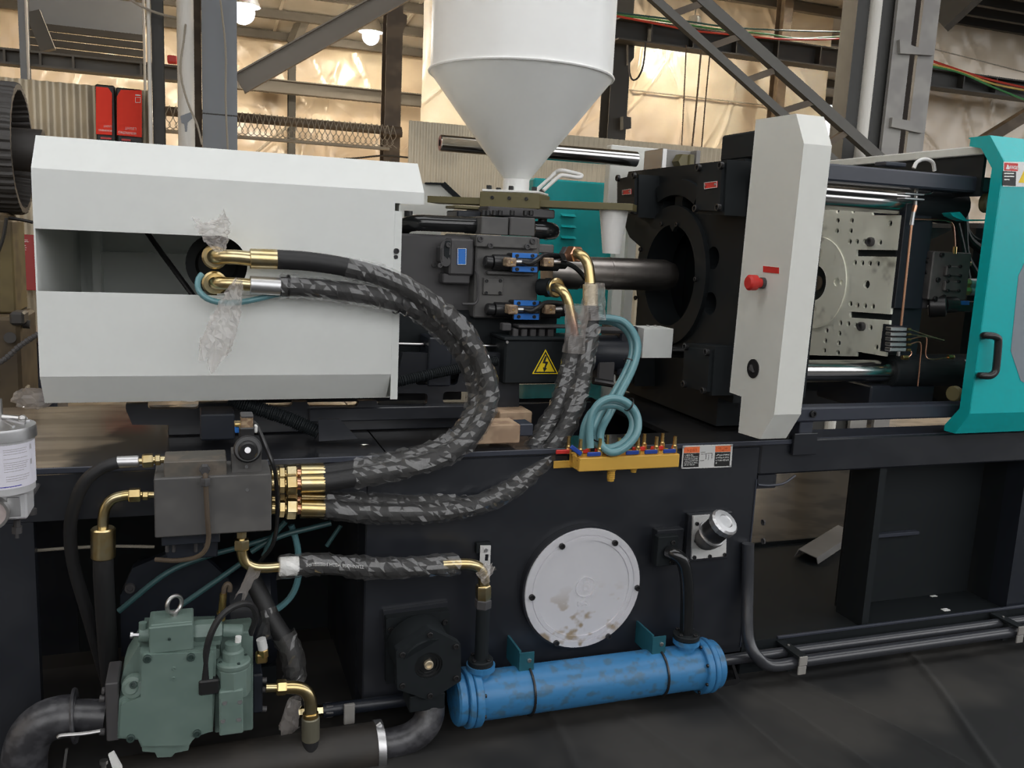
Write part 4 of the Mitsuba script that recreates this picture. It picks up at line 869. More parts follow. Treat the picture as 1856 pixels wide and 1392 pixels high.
lettering('DANGER', .0105, at(1837, 303.5, YG - .003), 'white_paint', gate)
put('lift_arm', cat(slab(Polygon(xz([(1723, 386), (1740, 384), (1752, 398), (1798, 398), (1798, 400), (1750, 401), (1738, 397), (1727, 392)], .06)), .06, .10)), 'teal_paint', gate)

# ------------------------------------------------------------------ hydraulic manifold block at the left
YM = -.15
k = thing('valve_manifold', 'dark grey steel manifold block with brass fittings at the left of the bed', 'manifold')
put('block', fb(278.5, 868, 492, 962, YM, .148, .003), 'gunmetal', k)
put('upper_block', fb(296.5, 838, 411, 868, YM + .01, .11, .002), 'rusty_steel', k)
pbr('rusty_steel', None, .55, spec=.5, tex=mottle((.085, .08, .07), (.12, .10, .08), 30))
put('valve_base', fb(420, 840, 474, 864, YM + .03, .07, .001), 'gunmetal', k)
put('valve_base', fb(420, 822, 474, 839.5, YM + .03, .07, .001), 'gunmetal', k)
for px, py in ((447, 837), (447, 846), (448, 888)): put('hole', rod(at(px, py, YM - .0015 + (.03 if py < 860 else 0)), at(px, py, YM + .01), size(3.2, px, py, YM), 12), 'black_steel', k)
put('bracket', fb(292, 966, 399, 983, YM + .03, .12, .002), 'navy_paint', k)
for px in (303, 315, 355, 372): put('bolt', rod(at(px, 982, YM + .08), at(px, 1000, YM + .08), .005, 8), 'block_grey', k)
put('support_arm', fb(300, 984, 395, 1010, YM + .08, .24, .004), 'navy_paint', k)
put('drain_pipe', hose([at(372, 856, YM - .005), at(372, 862, YM - .02), at(373, 880, YM - .022), at(376, 940, YM - .02), at(378, 975, YM - .01), at(372, 997, YM), at(355, 1010, YM + .02), at(320, 1016, YM + .05), at(282, 1014, YM + .08)], size(4.4, 375, 900, YM), 10), 'rust_brown', k)
put('pipe_nut', hexnut(at(371, 848, YM + .0), at(371, 853, YM - .02), .013), 'block_grey', k)
put('pipe_nut', hexnut(at(372, 866, YM - .021), at(372.5, 880, YM - .021), .0125), 'block_grey', k)
v = thing('solenoid_valve', 'black solenoid valve with a round knob and brown plug on the manifold block', 'valve')
put('coil', rod(at(449, 814, YM + .09), at(449, 814, YM - .01), size(25, 449, 814, YM), 28, bev=.004), 'black_steel', v)
put('knob', lathe([(0, .02), (.020, .02), (.024, .014), (.024, 0), (0, 0)], at(449, 815, YM - .01), FRONT, 28), 'black_steel', v)
put('screw', rod(at(449, 816, YM - .03), at(449, 816, YM - .036), size(5.5, 449, 816, YM), 14), 'aluminium', v)
put('coil_box', fb(434, 776, 461, 800, YM + .01, .06, .003), 'black_steel', v)
put('plug', fb(437, 756, 459, 777, YM + .015, .045, .003), 'amber_plastic', v)
put('plug_cap', fb(436.5, 753.5, 459.5, 757.5, YM + .013, .05, .002), 'block_grey', v)
put('plug_top', rod(at(449, 754, YM + .04), at(449, 749, YM + .04), .011, 14), 'block_grey', v)
put('name_plate', fb(426, 774, 436, 785, YM + .045, .03, .002), 'valve_blue', v)
put('bracket', fb(425, 768, 437, 774, YM + .04, .04, .002), 'brass', v)
put('bracket', fb(461, 772, 467, 785, YM + .045, .03, .002), 'white_paint', v)
solo('black_cable', hose([at(458, 765, YM + .08), at(467, 775, YM + .06), at(484, 815, YM + .0), at(497, 848, YM - .01), at(501, 872, YM + .04), at(503, 930, YM + .07), at(495, 985, YM + .1), at(470, 1020, .0)], size(4.2, 480, 800, YM), 8), 'black_steel', 'black cable running from the solenoid valve down past the brass fittings', 'cable')
# fittings and hoses on the left of the manifold
YF = YM + .06
h = thing('hydraulic_hose', 'black hose curving from a silver ferrule at the manifold down the left side', 'hose')
put('rubber', hose([at(214, 838, YF), at(185, 848, YF), at(155, 872, YF), at(135, 915, YF + .01), at(127, 965, YF + .03), at(135, 1030, YF + .06), at(158, 1110, YF + .1), at(180, 1190, YF + .16), at(200, 1260, YF + .2)], size(11.5, 150, 900, YF), 16), 'rubber', h)
put('ferrule', rod(at(211, 838, YF), at(252, 836, YF), size(11, 230, 837, YF), 24, bev=.002), 'aluminium', h)
put('neck', rod(at(252, 836, YF), at(260, 835.5, YF), size(5.5, 250, 836, YF), 16), 'zinc_yellow', h)
put('nut', hexnut(at(258, 835.5, YF), at(278, 834, YF), size(13, 268, 834, YF)), 'zinc_yellow', h)
put('nut', hexnut(at(281, 833.5, YF), at(291, 833, YF), size(10.5, 285, 834, YF)), 'zinc_yellow', h)
put('neck', rod(at(277, 834, YF), at(299, 832.5, YF), size(6.5, 285, 834, YF), 16), 'zinc_yellow', h)
h = thing('hydraulic_hose', 'black hose hanging from a bent zinc-yellow elbow left of the manifold', 'hose')
put('rubber', hose([at(187, 1005, YF), at(188, 1050, YF + .01), at(192, 1120, YF + .05), at(197, 1190, YF + .1), at(203, 1260, YF + .14)], size(17.5, 187, 1050, YF), 18), 'rubber', h)
put('ferrule', lathe([(0, 0), (.026, 0), (.029, .003), (.029, .075), (.025, .079), (0, .079)], at(187, 1011, YF), at(187, 960, YF) - at(187, 1011, YF), 28), 'zinc_yellow', h)
put('elbow', sweep(curve([at(187, 965, YF), at(187, 940, YF), at(192, 918, YF), at(205, 904, YF), at(225, 898, YF), at(240, 897, YF)], .006), size(9.5, 200, 915, YF), 20), 'zinc_yellow', h)
put('nut', hexnut(at(233, 897.5, YF), at(255, 896.5, YF), size(13, 244, 897, YF)), 'zinc_yellow', h)
put('nut', hexnut(at(258, 898, YF), at(269, 898, YF), size(8.5, 244, 897, YF)), 'zinc_yellow', h)
put('neck', rod(at(254, 897, YF), at(282, 896.5, YF), size(6, 265, 897, YF), 16), 'zinc_yellow', h)

# ------------------------------------------------------------------ hoses wrapped in clear film
scene['mat_film'] = {'type': 'blendbsdf', 'weight': 0.03, 'a': {'type': 'thindielectric', 'int_ior': 1.6}, 'b': {'type': 'twosided', 'bsdf': {'type': 'principled', 'base_color': {'type': 'rgb', 'value': [.8, .79, .77]}, 'roughness': .3, 'specular': .8}}}
scene['mat_film_milky'] = {'type': 'blendbsdf', 'weight': 0.14, 'a': {'type': 'thindielectric', 'int_ior': 1.55}, 'b': {'type': 'twosided', 'bsdf': {'type': 'principled', 'base_color': {'type': 'rgb', 'value': [.78, .72, .68]}, 'roughness': .3, 'specular': .8}}}
def film(pts, r, seed, parent, mat='film', loose=1.2, amp=.12, n=15, step=.0125, name='clear_film'):
    rng = np.random.default_rng(seed); c = curve(pts, step); L = len(c)      # crumpled film: a loose skin of small flat facets
    th = np.arange(n) * 2 * np.pi / n
    s = np.arange(L)[:, None] * step
    w = rng.normal(0, 1, (L, n)) * .8 + np.sin(3 * th[None] + 22 * s + rng.uniform(0, 6)) * .5 + np.sin(2 * th[None] - 31 * s + rng.uniform(0, 6)) * .5
    W = np.maximum(loose + amp * np.clip(w, -1.2, 2.0), 1.04)
    cnt = [0]
    def warp(sv, t_):
        i = min(cnt[0], L - 1); cnt[0] += 1; return W[i]
    m = sweep(c, r, n, warp, caps=False)
    v = np.array(m.vertices); t = np.repeat(np.gradient(c, axis=0) / step, n, axis=0)
    v += t * rng.uniform(-.4, .4, (len(v), 1)) * step
    return put(name, trimesh.Trimesh(v, m.faces, process=False), mat, parent, False)
def fitting_set(h, p, q, r, steps):       # turned parts strung along p to q: (from, to, radius factor, kind, material, name)
    p, q = np.asarray(p), np.asarray(q)
    for a, b, f, kind, mat, nm in steps:
        A, B = p + (q - p) * a, p + (q - p) * b
        put(nm, hexnut(A, B, r * f) if kind == 'hex' else rod(A, B, r * f, 24, bev=.0015), mat, h)
RH = size(17, 700, 500, 0.0)
Y1 = .015
# two hoses from the elbows in the cover's slot, looping down to the manifold
pA = [at(500, 470, Y1), at(560, 474, Y1), at(625, 484, Y1), at(695, 503, Y1), at(760, 535, Y1 - .01), at(818, 580, Y1 - .02), at(860, 632, Y1 - .03), at(884, 690, Y1 - .045), at(882, 735, Y1 - .055), at(862, 780, Y1 - .065), at(825, 815, Y1 - .075), at(770, 840, Y1 - .08), at(700, 855, Y1 - .08), at(640, 866, Y1 - .08), at(586, 875, Y1 - .08)]
pB = [at(508, 519, Y1), at(560, 522, Y1), at(625, 528, Y1), at(700, 542, Y1), at(755, 562, Y1 + .02), at(806, 600, Y1 + .025), at(842, 645, Y1 + .02), at(862, 695, Y1 + .01), at(862, 735, Y1), at(846, 772, Y1 - .01), at(812, 804, Y1 - .015), at(760, 826, Y1 - .02), at(700, 840, Y1 - .02), at(640, 850, Y1 - .02), at(586, 857, Y1 - .02)]
for i, (pts, who) in enumerate(((pA, 'upper of the two film-wrapped hoses from the cover slot, curving down outermost to the manifold'), (pB, 'lower of the two film-wrapped hoses from the cover slot, with a steel ferrule'))):
    h = thing('wrapped_hose', who, 'hose')
    put('rubber', hose(pts, RH, 18), 'rubber', h)
    fp = pts[2:-1] if i == 0 else pts[0:-1]
    film(fp, RH, 11 + i, h, loose=1.16 if i == 0 else 1.2)
    e = pts[-1]; p0 = e; d = at(540, 878 - 19 * i, e[1] ) - e
    q = at(496, 879 - 19 * i, e[1])
    fitting_set(h, e, q, RH, ((-.03, .47, 1.0, 'rod', 'zinc_yellow', 'ferrule'), (.45, .56, .62, 'rod', 'copper', 'neck'), (.54, .76, 1.12, 'hex', 'zinc_yellow', 'nut'), (.78, .90, .92, 'hex', 'zinc_yellow', 'nut'), (.5, 1.05, .6, 'rod', 'zinc_yellow', 'neck')))
    # upper end: ferrule and elbow out of the slot
    s0 = pts[0]; a = at(453, 469 + 47.5 * i, Y1)
    put('ferrule', rod(s0 + (s0 - a) * .06, a, RH * (1.03 if i == 0 else .95), 28, bev=.0015), 'zinc_yellow' if i == 0 else 'aluminium', h)
    cx, cy = (388, 465) if i == 0 else (385, 513)
    put('elbow', sweep(curve([a + V(.005, 0, 0), at(432, cy + 1.5, Y1), at(410, cy + 0.5, Y1), at(398, cy, Y1 + .008), at(390, cy, Y1 + .03), at(389, cy, Y1 + .08), at(389, cy, Y1 + .14)], .005), size(13.5 if i == 0 else 11.5, 400, 465, Y1), 24), 'zinc_yellow', h)
    put('collar', lathe([(0, 0), (.030, 0), (.033, .004), (.033, .02), (.028, .024), (0, .024)], at(389, cy, Y1 + .10), FRONT, 28), 'zinc_yellow', h)
    put('pipe_stub', rod(at(389, cy, Y1 + .10), V(at(389, cy, Y1 + .10)[0], .33, at(389, cy, Y1 + .10)[2]), .022, 18), 'zinc_yellow', h)
put('cable_tie', lathe([(RH * 1.18, -.003), (RH * 1.25, -.003), (RH * 1.25, .003), (RH * 1.18, .003), (RH * 1.18, -.003)], pB[0] + V(.02, 0, 0), pB[1] - pB[0], 20), 'black_steel', h)
put('cable_tie', lathe([(RH * 1.2, -.003), (RH * 1.27, -.003), (RH * 1.27, .003), (RH * 1.2, .003), (RH * 1.2, -.003)], at(722, 549, Y1 + .008), pB[4] - pB[3], 20), 'black_steel', h)
# crumpled bags of film over the elbows
def bag(c0, c1, r0, r1, seed, label, squash=.45, n=26, m=22):
    if r1 < .03: n, m = 12, 9
    rng = np.random.default_rng(seed); a, b, d = frame_of(c1 - c0); L = np.linalg.norm(c1 - c0)
    side_ = np.cross(d, FRONT); side_ /= np.linalg.norm(side_); fr = np.cross(side_, d)
    V_, th = [], np.arange(n) * 2 * np.pi / n
    ph = rng.uniform(0, 6.28, 8)
    for i in range(m):
        t = i / (m - 1); r = r0 + (r1 - r0) * math.sin(min(t * 1.25, 1) * math.pi / 2)
        w = 1 + .10 * np.sin(3 * th + ph[0] + 2 * t) + .10 * np.sin(5 * th + ph[1] - 4 * t) * t + rng.normal(0, .07, n) + .12 * t * np.sin(2 * th + ph[2])
        edge = (1 + .15 * np.sin(2 * th + ph[3]) + .1 * np.sin(5 * th + ph[4])) if i == m - 1 else np.ones(n)
        p = c0 + (d * (t * L)) * edge[:, None] + (r * w * np.cos(th))[:, None] * side_ + (squash * r * w * np.sin(th))[:, None] * fr + rng.normal(0, .07 * r1 if r1 < .03 else .0022, (n, 3))
        V_.append(p)
    v = np.vstack(V_); i = np.arange(n); j = (i + 1) % n
    f = np.vstack([np.vstack([np.stack([q * n + i, q * n + j, (q + 1) * n + j], 1), np.stack([q * n + i, (q + 1) * n + j, (q + 1) * n + i], 1)]) for q in range(m - 1)])
    return solo('film_bag', trimesh.Trimesh(v, f, process=False), 'film_milky', label, 'plastic film', None, False)
bag(at(402, 455, Y1 - .02), at(383, 398, Y1 - .02), .010, .036, 5, 'crumpled clear film sticking up over the upper brass elbow')
bag(at(433, 507, Y1 - .035), at(385, 645, Y1 - .045), .009, .036, 9, 'crumpled clear film bag hanging over the lower brass elbow')
solo('green_loop_hose', hose([at(366, 497, .06), at(359, 508, .05), at(360, 525, .035), at(375, 541, .03), at(405, 549, .03), at(440, 547, .03), at(470, 541, .03), at(505, 533, .04), at(530, 532, .05)], size(5.5, 400, 545, .03), 12), 'green_hose', 'thin translucent green hose looping below the lower elbow of the cover slot', 'hose')
# two hoses from the manifold up to the injection unit
Y2 = -.065
qA = [at(586, 922, Y2), at(640, 927, Y2), at(720, 930, Y2), at(800, 927, Y2 + .01), at(870, 913, Y2 + .03), at(935, 880, Y2 + .06), at(990, 830, Y2 + .09), at(1026, 775, Y2 + .12), at(1048, 715, Y2 + .15), at(1062, 650, Y2 + .19), at(1070, 590, Y2 + .22), at(1071, 555, Y2 + .23)]
qB = [at(586, 907, Y2 + .07), at(640, 909, Y2 + .07), at(720, 912, Y2 + .07), at(790, 908, Y2 + .08), at(855, 893, Y2 + .1), at(915, 860, Y2 + .12), at(965, 812, Y2 + .14), at(1000, 760, Y2 + .17), at(1022, 705, Y2 + .19), at(1036, 650, Y2 + .21), at(1042, 610, Y2 + .22)]
for i, (pts, who) in enumerate(((qA, 'film-wrapped hose from the manifold sweeping up to the higher brass elbow at the barrel'), (qB, 'film-wrapped hose from the manifold sweeping up to the lower copper-tinted elbow'))):
    h = thing('wrapped_hose', who, 'hose')
    r = np.interp(np.linspace(0, 1, len(curve(pts, .012))), [0, 1], [RH, RH * 1.0])
    put('rubber', sweep(curve(pts, .012), r, 18), 'rubber', h)
    film(pts[:-1] if i == 0 else pts, RH, 31 + i, h, loose=1.2)
    e = pts[0]; q = at(496, 922 - 15 * i, e[1])
    fitting_set(h, e, q, RH, ((-.03, .47, 1.0, 'rod', 'zinc_yellow', 'ferrule'), (.45, .56, .62, 'rod', 'copper', 'neck'), (.54, .76, 1.12, 'hex', 'zinc_yellow', 'nut'), (.78, .90, .92, 'hex', 'zinc_yellow', 'nut'), (.5, 1.05, .6, 'rod', 'zinc_yellow', 'neck')))
    if i == 0:
        f0 = pts[-1]; f1 = at(1070, 515, Y2 + .235)
        put('ferrule', rod(f0 + V(0, 0, -.03), f1, RH * .95, 24, bev=.002), 'brass_pale', h)
        put('elbow', sweep(curve([f1, at(1069, 500, Y2 + .24), at(1066, 480, Y2 + .25), at(1058, 466, Y2 + .26), at(1048, 460, Y2 + .28), at(1041, 459, Y2 + .31)], .005), size(9.5, 1060, 480, Y2 + .25), 22), 'zinc_yellow', h)
        put('nut', hexnut(at(1048, 461, Y2 + .29), at(1034, 460, Y2 + .33), size(16, 1060, 480, Y2 + .25)), 'copper', h)
        put('nut', hexnut(at(1033, 460, Y2 + .33), at(1024, 459, Y2 + .36), size(14, 1060, 480, Y2 + .25)), 'block_grey', h)
    else:
        f0 = pts[-1]
        put('elbow', sweep(curve([f0 + V(0, 0, -.02), at(1038, 590, Y2 + .22), at(1032, 560, Y2 + .225), at(1027, 540, Y2 + .23), at(1019, 527, Y2 + .24), at(1008, 521, Y2 + .27), at(1003, 520, Y2 + .31)], .005), size(9.5, 1025, 540, Y2 + .2), 22), 'copper_tint', h)
        put('collar', lathe([(0, 0), (.030, 0), (.032, .004), (.032, .016), (.027, .02), (0, .02)], at(1004, 521, Y2 + .31), V(.25, -1, 0), 26), 'zinc_yellow', h)
pbr('brass_pale', (.72, .62, .45), .35, metal=.7)
pbr('copper_tint', None, .25, metal=1.0, tex=proc(lambda p, n, uv: mix((.66, .36, .26), (.66, .52, .26), smoothstep(1.20, 1.28, p.z))))
solo('film_sleeve', sweep(curve([at(1078, 512, Y2 + .22), at(1076, 540, Y2 + .22), at(1076, 580, Y2 + .215)], .006), np.linspace(.030, .040, len(curve([at(1078, 512, Y2 + .22), at(1076, 540, Y2 + .22), at(1076, 580, Y2 + .215)], .006))), 20, lambda s, th: 1 + .10 * np.sin(5 * th + 40 * s) + .06 * np.sin(9 * th - 90 * s), caps=False), 'film_milky', 'loose milky film sleeve below the higher brass elbow', 'plastic film', None, False)
solo('film_sleeve', sweep(curve([at(1046, 552, Y2 + .2), at(1044, 590, Y2 + .2), at(1040, 640, Y2 + .195)], .006), .034, 20, lambda s, th: 1 + .12 * np.sin(4 * th + 30 * s) + .06 * np.sin(11 * th - 70 * s), caps=False), 'film_milky', 'loose milky film sleeve around the copper-tinted elbow pipe', 'plastic film', None, False)

# short wrapped hose from under the manifold to the cooler pipe
Y3 = -.10
h = thing('wrapped_hose', 'short film-wrapped hose with upside-down white lettering under the manifold', 'hose')
pts = [at(538, 1026, Y3), at(580, 1023, Y3), at(640, 1027, Y3), at(700, 1030, Y3), at(760, 1027, Y3), at(800, 1024, Y3)]
r3 = size(17, 650, 1027, Y3)
put('rubber', hose(pts, r3, 18), 'rubber', h)
film([at(505, 1027, Y3)] + pts + [at(830, 1024, Y3)], r3, 51, h, loose=1.16)
put('ferrule', rod(at(506, 1027, Y3), at(542, 1025.5, Y3), r3, 24, bev=.002), 'white_paint', h)
put('elbow', sweep(curve([at(508, 1027, Y3), at(485, 1029, Y3), at(462, 1028, Y3), at(446, 1020, Y3), at(439, 1005, Y3), at(438, 985, Y3)], .005), size(9.5, 460, 1025, Y3), 20), 'zinc_yellow', h)
put('nut', hexnut(at(438, 996, Y3), at(438, 977, Y3), size(14.5, 438, 985, Y3)), 'zinc_yellow', h)
put('nut', hexnut(at(438, 975, Y3), at(438, 962, Y3), size(9.5, 438, 985, Y3)), 'zinc_yellow', h)
put('neck', rod(at(438, 980, Y3), at(438, 955, Y3), size(7, 438, 985, Y3), 14), 'zinc_yellow', h)
put('elbow', sweep(curve([at(785, 1025, Y3), at(820, 1023, Y3), at(850, 1023, Y3), at(868, 1029, Y3), at(876, 1044, Y3), at(877, 1065, Y3)], .005), size(10.5, 830, 1023, Y3), 20), 'zinc_yellow', h)
put('nut', hexnut(at(876, 1060, Y3), at(876, 1086, Y3), size(14.5, 876, 1070, Y3)), 'zinc_yellow', h)
# its lettering, bent round the hose: upside down as the hose lies
m = meshkit.text_mesh('TIANHOSE HIGH PRESSURE', .0085, bold=False); v_ = np.array(m.vertices); f_ = np.array(m.faces)
c_ = curve(pts, .004); s_ = np.concatenate([[0], np.cumsum(np.linalg.norm(np.diff(c_, axis=0), axis=1))])
xs = s_[-1] * .44 - (v_[:, 0] - v_[:, 0].min()); ang = .55 - (v_[:, 1] / (r3 * 1.02))
pos = np.stack([np.interp(xs, s_, c_[:, j]) for j in range(3)], 1)
v2 = pos + (r3 * 1.015 + v_[:, 2:] * .1) * np.stack([0 * ang, -np.cos(ang), np.sin(ang)], 1)
put('lettering', trimesh.Trimesh(v2, f_, process=False), 'white_paint', h, False)
bag(at(870, 1030, Y3 - .02), at(888, 1044, Y3 - .03), .018, .026, 15, 'scrap of milky film on the zinc elbow above the cooler pipe', .6)
bag(at(462, 1030, Y3 - .015), at(436, 1080, Y3 - .01), .016, .012, 16, 'torn film hanging from the elbow under the manifold', .6)
k = thing('cooler_pipe', 'dark vertical pipe standing on the left end of the blue cooler', 'pipe')
YCo = -.10
put('pipe', rod(at(876, 1095, YCo), at(872, 1195, YCo), size(12.5, 875, 1150, YCo), 22), 'black_paint', k)
put('nut', hexnut(at(876, 1085, YCo), at(875, 1102, YCo), size(15.5, 875, 1095, YCo)), 'block_grey', k)
put('flange', rod(at(871, 1193, YCo), at(871, 1205, YCo), size(23, 870, 1200, YCo), 24, bev=.003), 'black_paint', k)
for t in (0, 1, 2, 3):
    a = at(871, 1193, YCo) + V(.03 * math.cos(t * 1.57 + .6), .03 * math.sin(t * 1.57 + .6), 0); bolt(k, a, UPW, .006)

# ------------------------------------------------------------------ blue oil cooler
cl, cr_ = at(836, 1260, YCo), at(1284, 1209, YCo); cr_[2] = cl[2] = (cl[2] + cr_[2]) / 2
rc_ = size(42, 1060, 1235, YCo)
k = thing('oil_cooler', 'long blue oil cooler cylinder hung along the foot of the tank', 'cooler')
xa, xb = at(858, 1258, YCo)[0], at(1266, 1211, YCo)[0]
put('shell', rod(V(xa, YCo, cl[2]), V(xb, YCo, cl[2]), rc_, 48), 'cooler_blue', k)
for x0, sgn in ((xa, -1), (xb, 1)):
    put('flange', rod(V(x0 - sgn * .012, YCo, cl[2]), V(x0 + sgn * .012, YCo, cl[2]), rc_ * 1.22, 40, bev=.003), 'cooler_blue', k)
    put('flange', rod(V(x0 + sgn * .014, YCo, cl[2]), V(x0 + sgn * .032, YCo, cl[2]), rc_ * 1.22, 40, bev=.003), 'cooler_blue', k)
    put('end_cap', rod(V(x0 + sgn * .032, YCo, cl[2]), V(x0 + sgn * .062, YCo, cl[2]), rc_ * 1.08, 40, bev=.006), 'cooler_blue', k)
    for t in range(8): bolt(k, V(x0 - sgn * .012, YCo + rc_ * 1.12 * math.cos(t * .785 + .3), cl[2] + rc_ * 1.12 * math.sin(t * .785 + .3)), V(-sgn, 0, 0), .0055)
for px, py in ((871, 1212), (1243, 1172)):
    p = at(px, py, YCo); put('port', lathe([(.030, -.05), (.030, 0), (.043, .002), (.043, .018), (0, .018)], V(p[0], YCo, cl[2] + rc_ + .012), UPW, 28), 'cooler_blue', k)
for px, pb in ((958, 1192), (1196, 1163)):
    p = at(px, pb, YCo); x_ = p[0]
    th = np.linspace(-2.2, 1.9, 30)
    put('strap', sweep(np.stack([0 * th + x_, YCo - (rc_ + .003) * np.cos(th), cl[2] + (rc_ + .003) * np.sin(th)], 1), .004, 8), 'black_steel', k)
    b1 = bx(x_ - .035, x_ - .028, YCo - .01, -.001, cl[2] + rc_ * .8, cl[2] + rc_ + .06)
    put('bracket', cat(b1, bx(x_ - .035, x_ + .012, YCo - .016, YCo - .011, cl[2] + rc_ * .95, cl[2] + rc_ + .055)), 'teal_dark', k)
    bolt(k, V(x_ - .004, YCo - .016, cl[2] + rc_ + .03), FRONT, .007, 'steel', 'hex')
pbr('teal_dark', (.015, .09, .12), .4)
# suction pipe on the right of the cooler
k = thing('cooler_pipe', 'black bent pipe from a square flange down to the cooler, right end', 'pipe')
put('pipe', sweep(curve([at(1243, 1160, YCo), at(1245, 1110, YCo), at(1245, 1060, YCo), at(1241, 1030, YCo), at(1233, 1012, YCo), at(1222, 1004, YCo + .01), at(1212, 1001, YCo + .03)], .007), size(12, 1245, 1080, YCo), 22), 'gloss_black', k)
p = at(1243, 1160, YCo); put('flange', rod(V(p[0], YCo, cl[2] + rc_ + .032), V(p[0], YCo, cl[2] + rc_ + .048), .043, 24, bev=.002), 'black_paint', k)
for t in range(4): bolt(k, V(p[0] + .033 * math.cos(t * 1.57 + .5), YCo + .033 * math.sin(t * 1.57 + .5), cl[2] + rc_ + .048), UPW, .007)
put('square_flange', fb(1194, 974, 1226, 1024, YCo + .035, .03, .002), 'black_paint', k)
put('pad', fb(1192, 962, 1235, 1022, YCo + .066, .034, .002), 'bed_paint', k)
for px, py in ((1219, 983), (1216, 1019)): bolt(k, at(px, py, YCo + .035), FRONT, .008)
# breather
k = thing('breather', 'chrome-topped black filler cap on a white plate on the tank front', 'filler cap')
put('pad', fb(1249, 933, 1320, 1012, -.022, .021, .002), 'bed_paint', k)
put('plate', slab(Polygon(xz([(1257, 935.5), (1318, 932), (1316, 1008), (1254, 1014)], -.03)), -.030, -.022), 'label_silver', k)
for px, py in ((1263, 949), (1261, 980), (1258, 1010), (1286, 1008), (1313, 1005)): bolt(k, at(px, py, -.030), FRONT, .0065)
e0, e1 = at(1287, 972, -.05), at(1300, 953, -.12)
ax = V(.22, -.62, .75); ax /= np.linalg.norm(ax)
tip = at(1316, 944, -.17); base = tip - ax * .105
put('neck', sweep(curve([V(e0[0], -.022, e0[2] - .01), V(e0[0] + .004, -.05, e0[2] - .006), base + ax * .0, base + ax * .03], .006), .036, 26), 'gunmetal', k)
put('collar', lathe([(0, .022), (.043, .022), (.046, .026), (.044, .031), (0, .031)], base, ax, 32), 'aluminium', k)
put('cap', lathe([(0, .031), (.040, .031), (.040, .075), (.036, .08), (0, .08)], base, ax, 32), 'black_steel', k)
put('cap_top', lathe([(0, .082), (.042, .076), (.046, .080), (.046, .098), (.040, .104), (.024, .105), (.021, .102), (0, .102)], base, ax, 48, jag=lambda t: 1 + .018 * np.cos(16 * t)), 'aluminium', k)
# round inspection cover
k = thing('inspection_cover', 'large round silver cover with black bolts and oil stains on the tank front', 'cover')
cc = at(1057, 1066, -.03); rl = abs(at(1160, 1060, -.03)[0] - at(953, 1072, -.03)[0]) / 2
put('weld_ring', lathe([(0, .0), (rl * 1.03, 0), (rl * 1.03, .028), (0, .028)], V(cc[0], -.001, cc[2]), FRONT, 64), 'bed_paint', k)
put('lid', lathe([(0, .030), (rl * .80, .030), (rl * .805, .0335), (rl * .87, .0335), (rl * .875, .031), (rl * .89, .031), (rl * .895, .034), (rl * .995, .034), (rl, .032), (rl, .028)], V(cc[0], -.001, cc[2]), FRONT, 96), 'cover_lid', k)
for px, py in ((1018, 989.5), (1114, 983.5), (1154.5, 1065), (1102, 1153), (1007.5, 1165), (963.5, 1082)): bolt(k, at(px, py, -.035), FRONT, .0095)
put('embossed_ring', lathe([(.031, .0), (.034, .0), (.034, .0015), (.031, .0015), (.031, 0)], V(*at(1061, 1064, -.031)), FRONT, 32), 'cover_lid', k)
lettering('B', .028, at(1064, 1062, -.0313), 'cover_lid', k)
lettering('K.A.', .016, at(1057, 1094, -.0313), 'cover_lid', k)

# ------------------------------------------------------------------ gold water manifold with its valves
YW = -.085
k = thing('water_manifold', 'gold painted water manifold with rows of blue and red valve levers on the bed edge', 'manifold')
mz1, mz0 = at(1140, 827, YW)[2], at(1140, 851, YW)[2]
mx0, mx1 = at(1050, 840, YW)[0], at(1232, 830, YW)[0]
put('body', bx(mx0, mx1, YW, -.008, mz0, mz1, .002), 'gold_paint', k)
put('mount_tab', fb(1004, 836, 1052, 847, -.012, .004, .001), 'gold_paint', k)
for yy, zz in ((YW + .015, mz1 - .008), (YW + .015, mz0 + .006), (YW + .05, mz0 + .02), (YW + .05, mz1 - .006)): bolt(k, V(mx0, yy, zz), LEFTW, .003, 'brass')
for px, L, r in ((1108, .042, .013), (1154, .024, .011)):
    p = at(px, 850, YW + .03); q = V(p[0], YW + (.03 if px < 1120 else .05), mz0)
    prof = [(0, 0), (r * 1.15, 0), (r * 1.15, .008)] + sum([[(r, .008 + i * .006), (r * .86, .012 + i * .006)] for i in range(int((L - .01) / .006))], []) + [(r * .8, L), (0, L)]
    put('hose_barb', lathe(prof, q, -UPW, 20), 'gold_paint', k)
def wvalve(x, y, hmat, flip=0.0, barb=True):
    v = put('valve', cat(bx(x - .008, x + .008, y - .007, y + .007, mz1, mz1 + .018, .002), rod((x, y, mz1 + .016), (x, y, mz1 + .024), .0085, 6), rod((x, y - .012, mz1 + .010), (x, y, mz1 + .010), .005, 8)), 'brass', k)
    if barb: put('hose_barb', lathe([(0, .024), (.007, .024), (.0055, .028), (.0062, .034), (.0052, .038), (.006, .044), (.005, .047), (.0058, .054), (0, .055)], (x, y, mz1), UPW, 12), 'brass', v)
    m = bx(.002, .046, -.003, .003, -.0065, .0065, .002)
    if flip: m.apply_transform(trimesh.transformations.rotation_matrix(flip, [0, 1, 0]))
    m.apply_translation([x, y - .013, mz1 + .010]); put('handle', m, hmat, v)
fx = [mx0 + .008 + i * (mx1 - mx0 - .02) / 5.0 for i in range(6)]
for i, x in enumerate(fx):
    wvalve(x, YW + .017, 'handle_blue', 0 if i else math.pi + .62, True) if i < 1 else wvalve(x, YW + .017, 'handle_blue', math.pi, True)
for i in range(6): wvalve(fx[0] - .02 + i * (mx1 - mx0 - .02) / 5.0 - .0, -.026, 'red_paint', math.pi if i else math.pi, True)
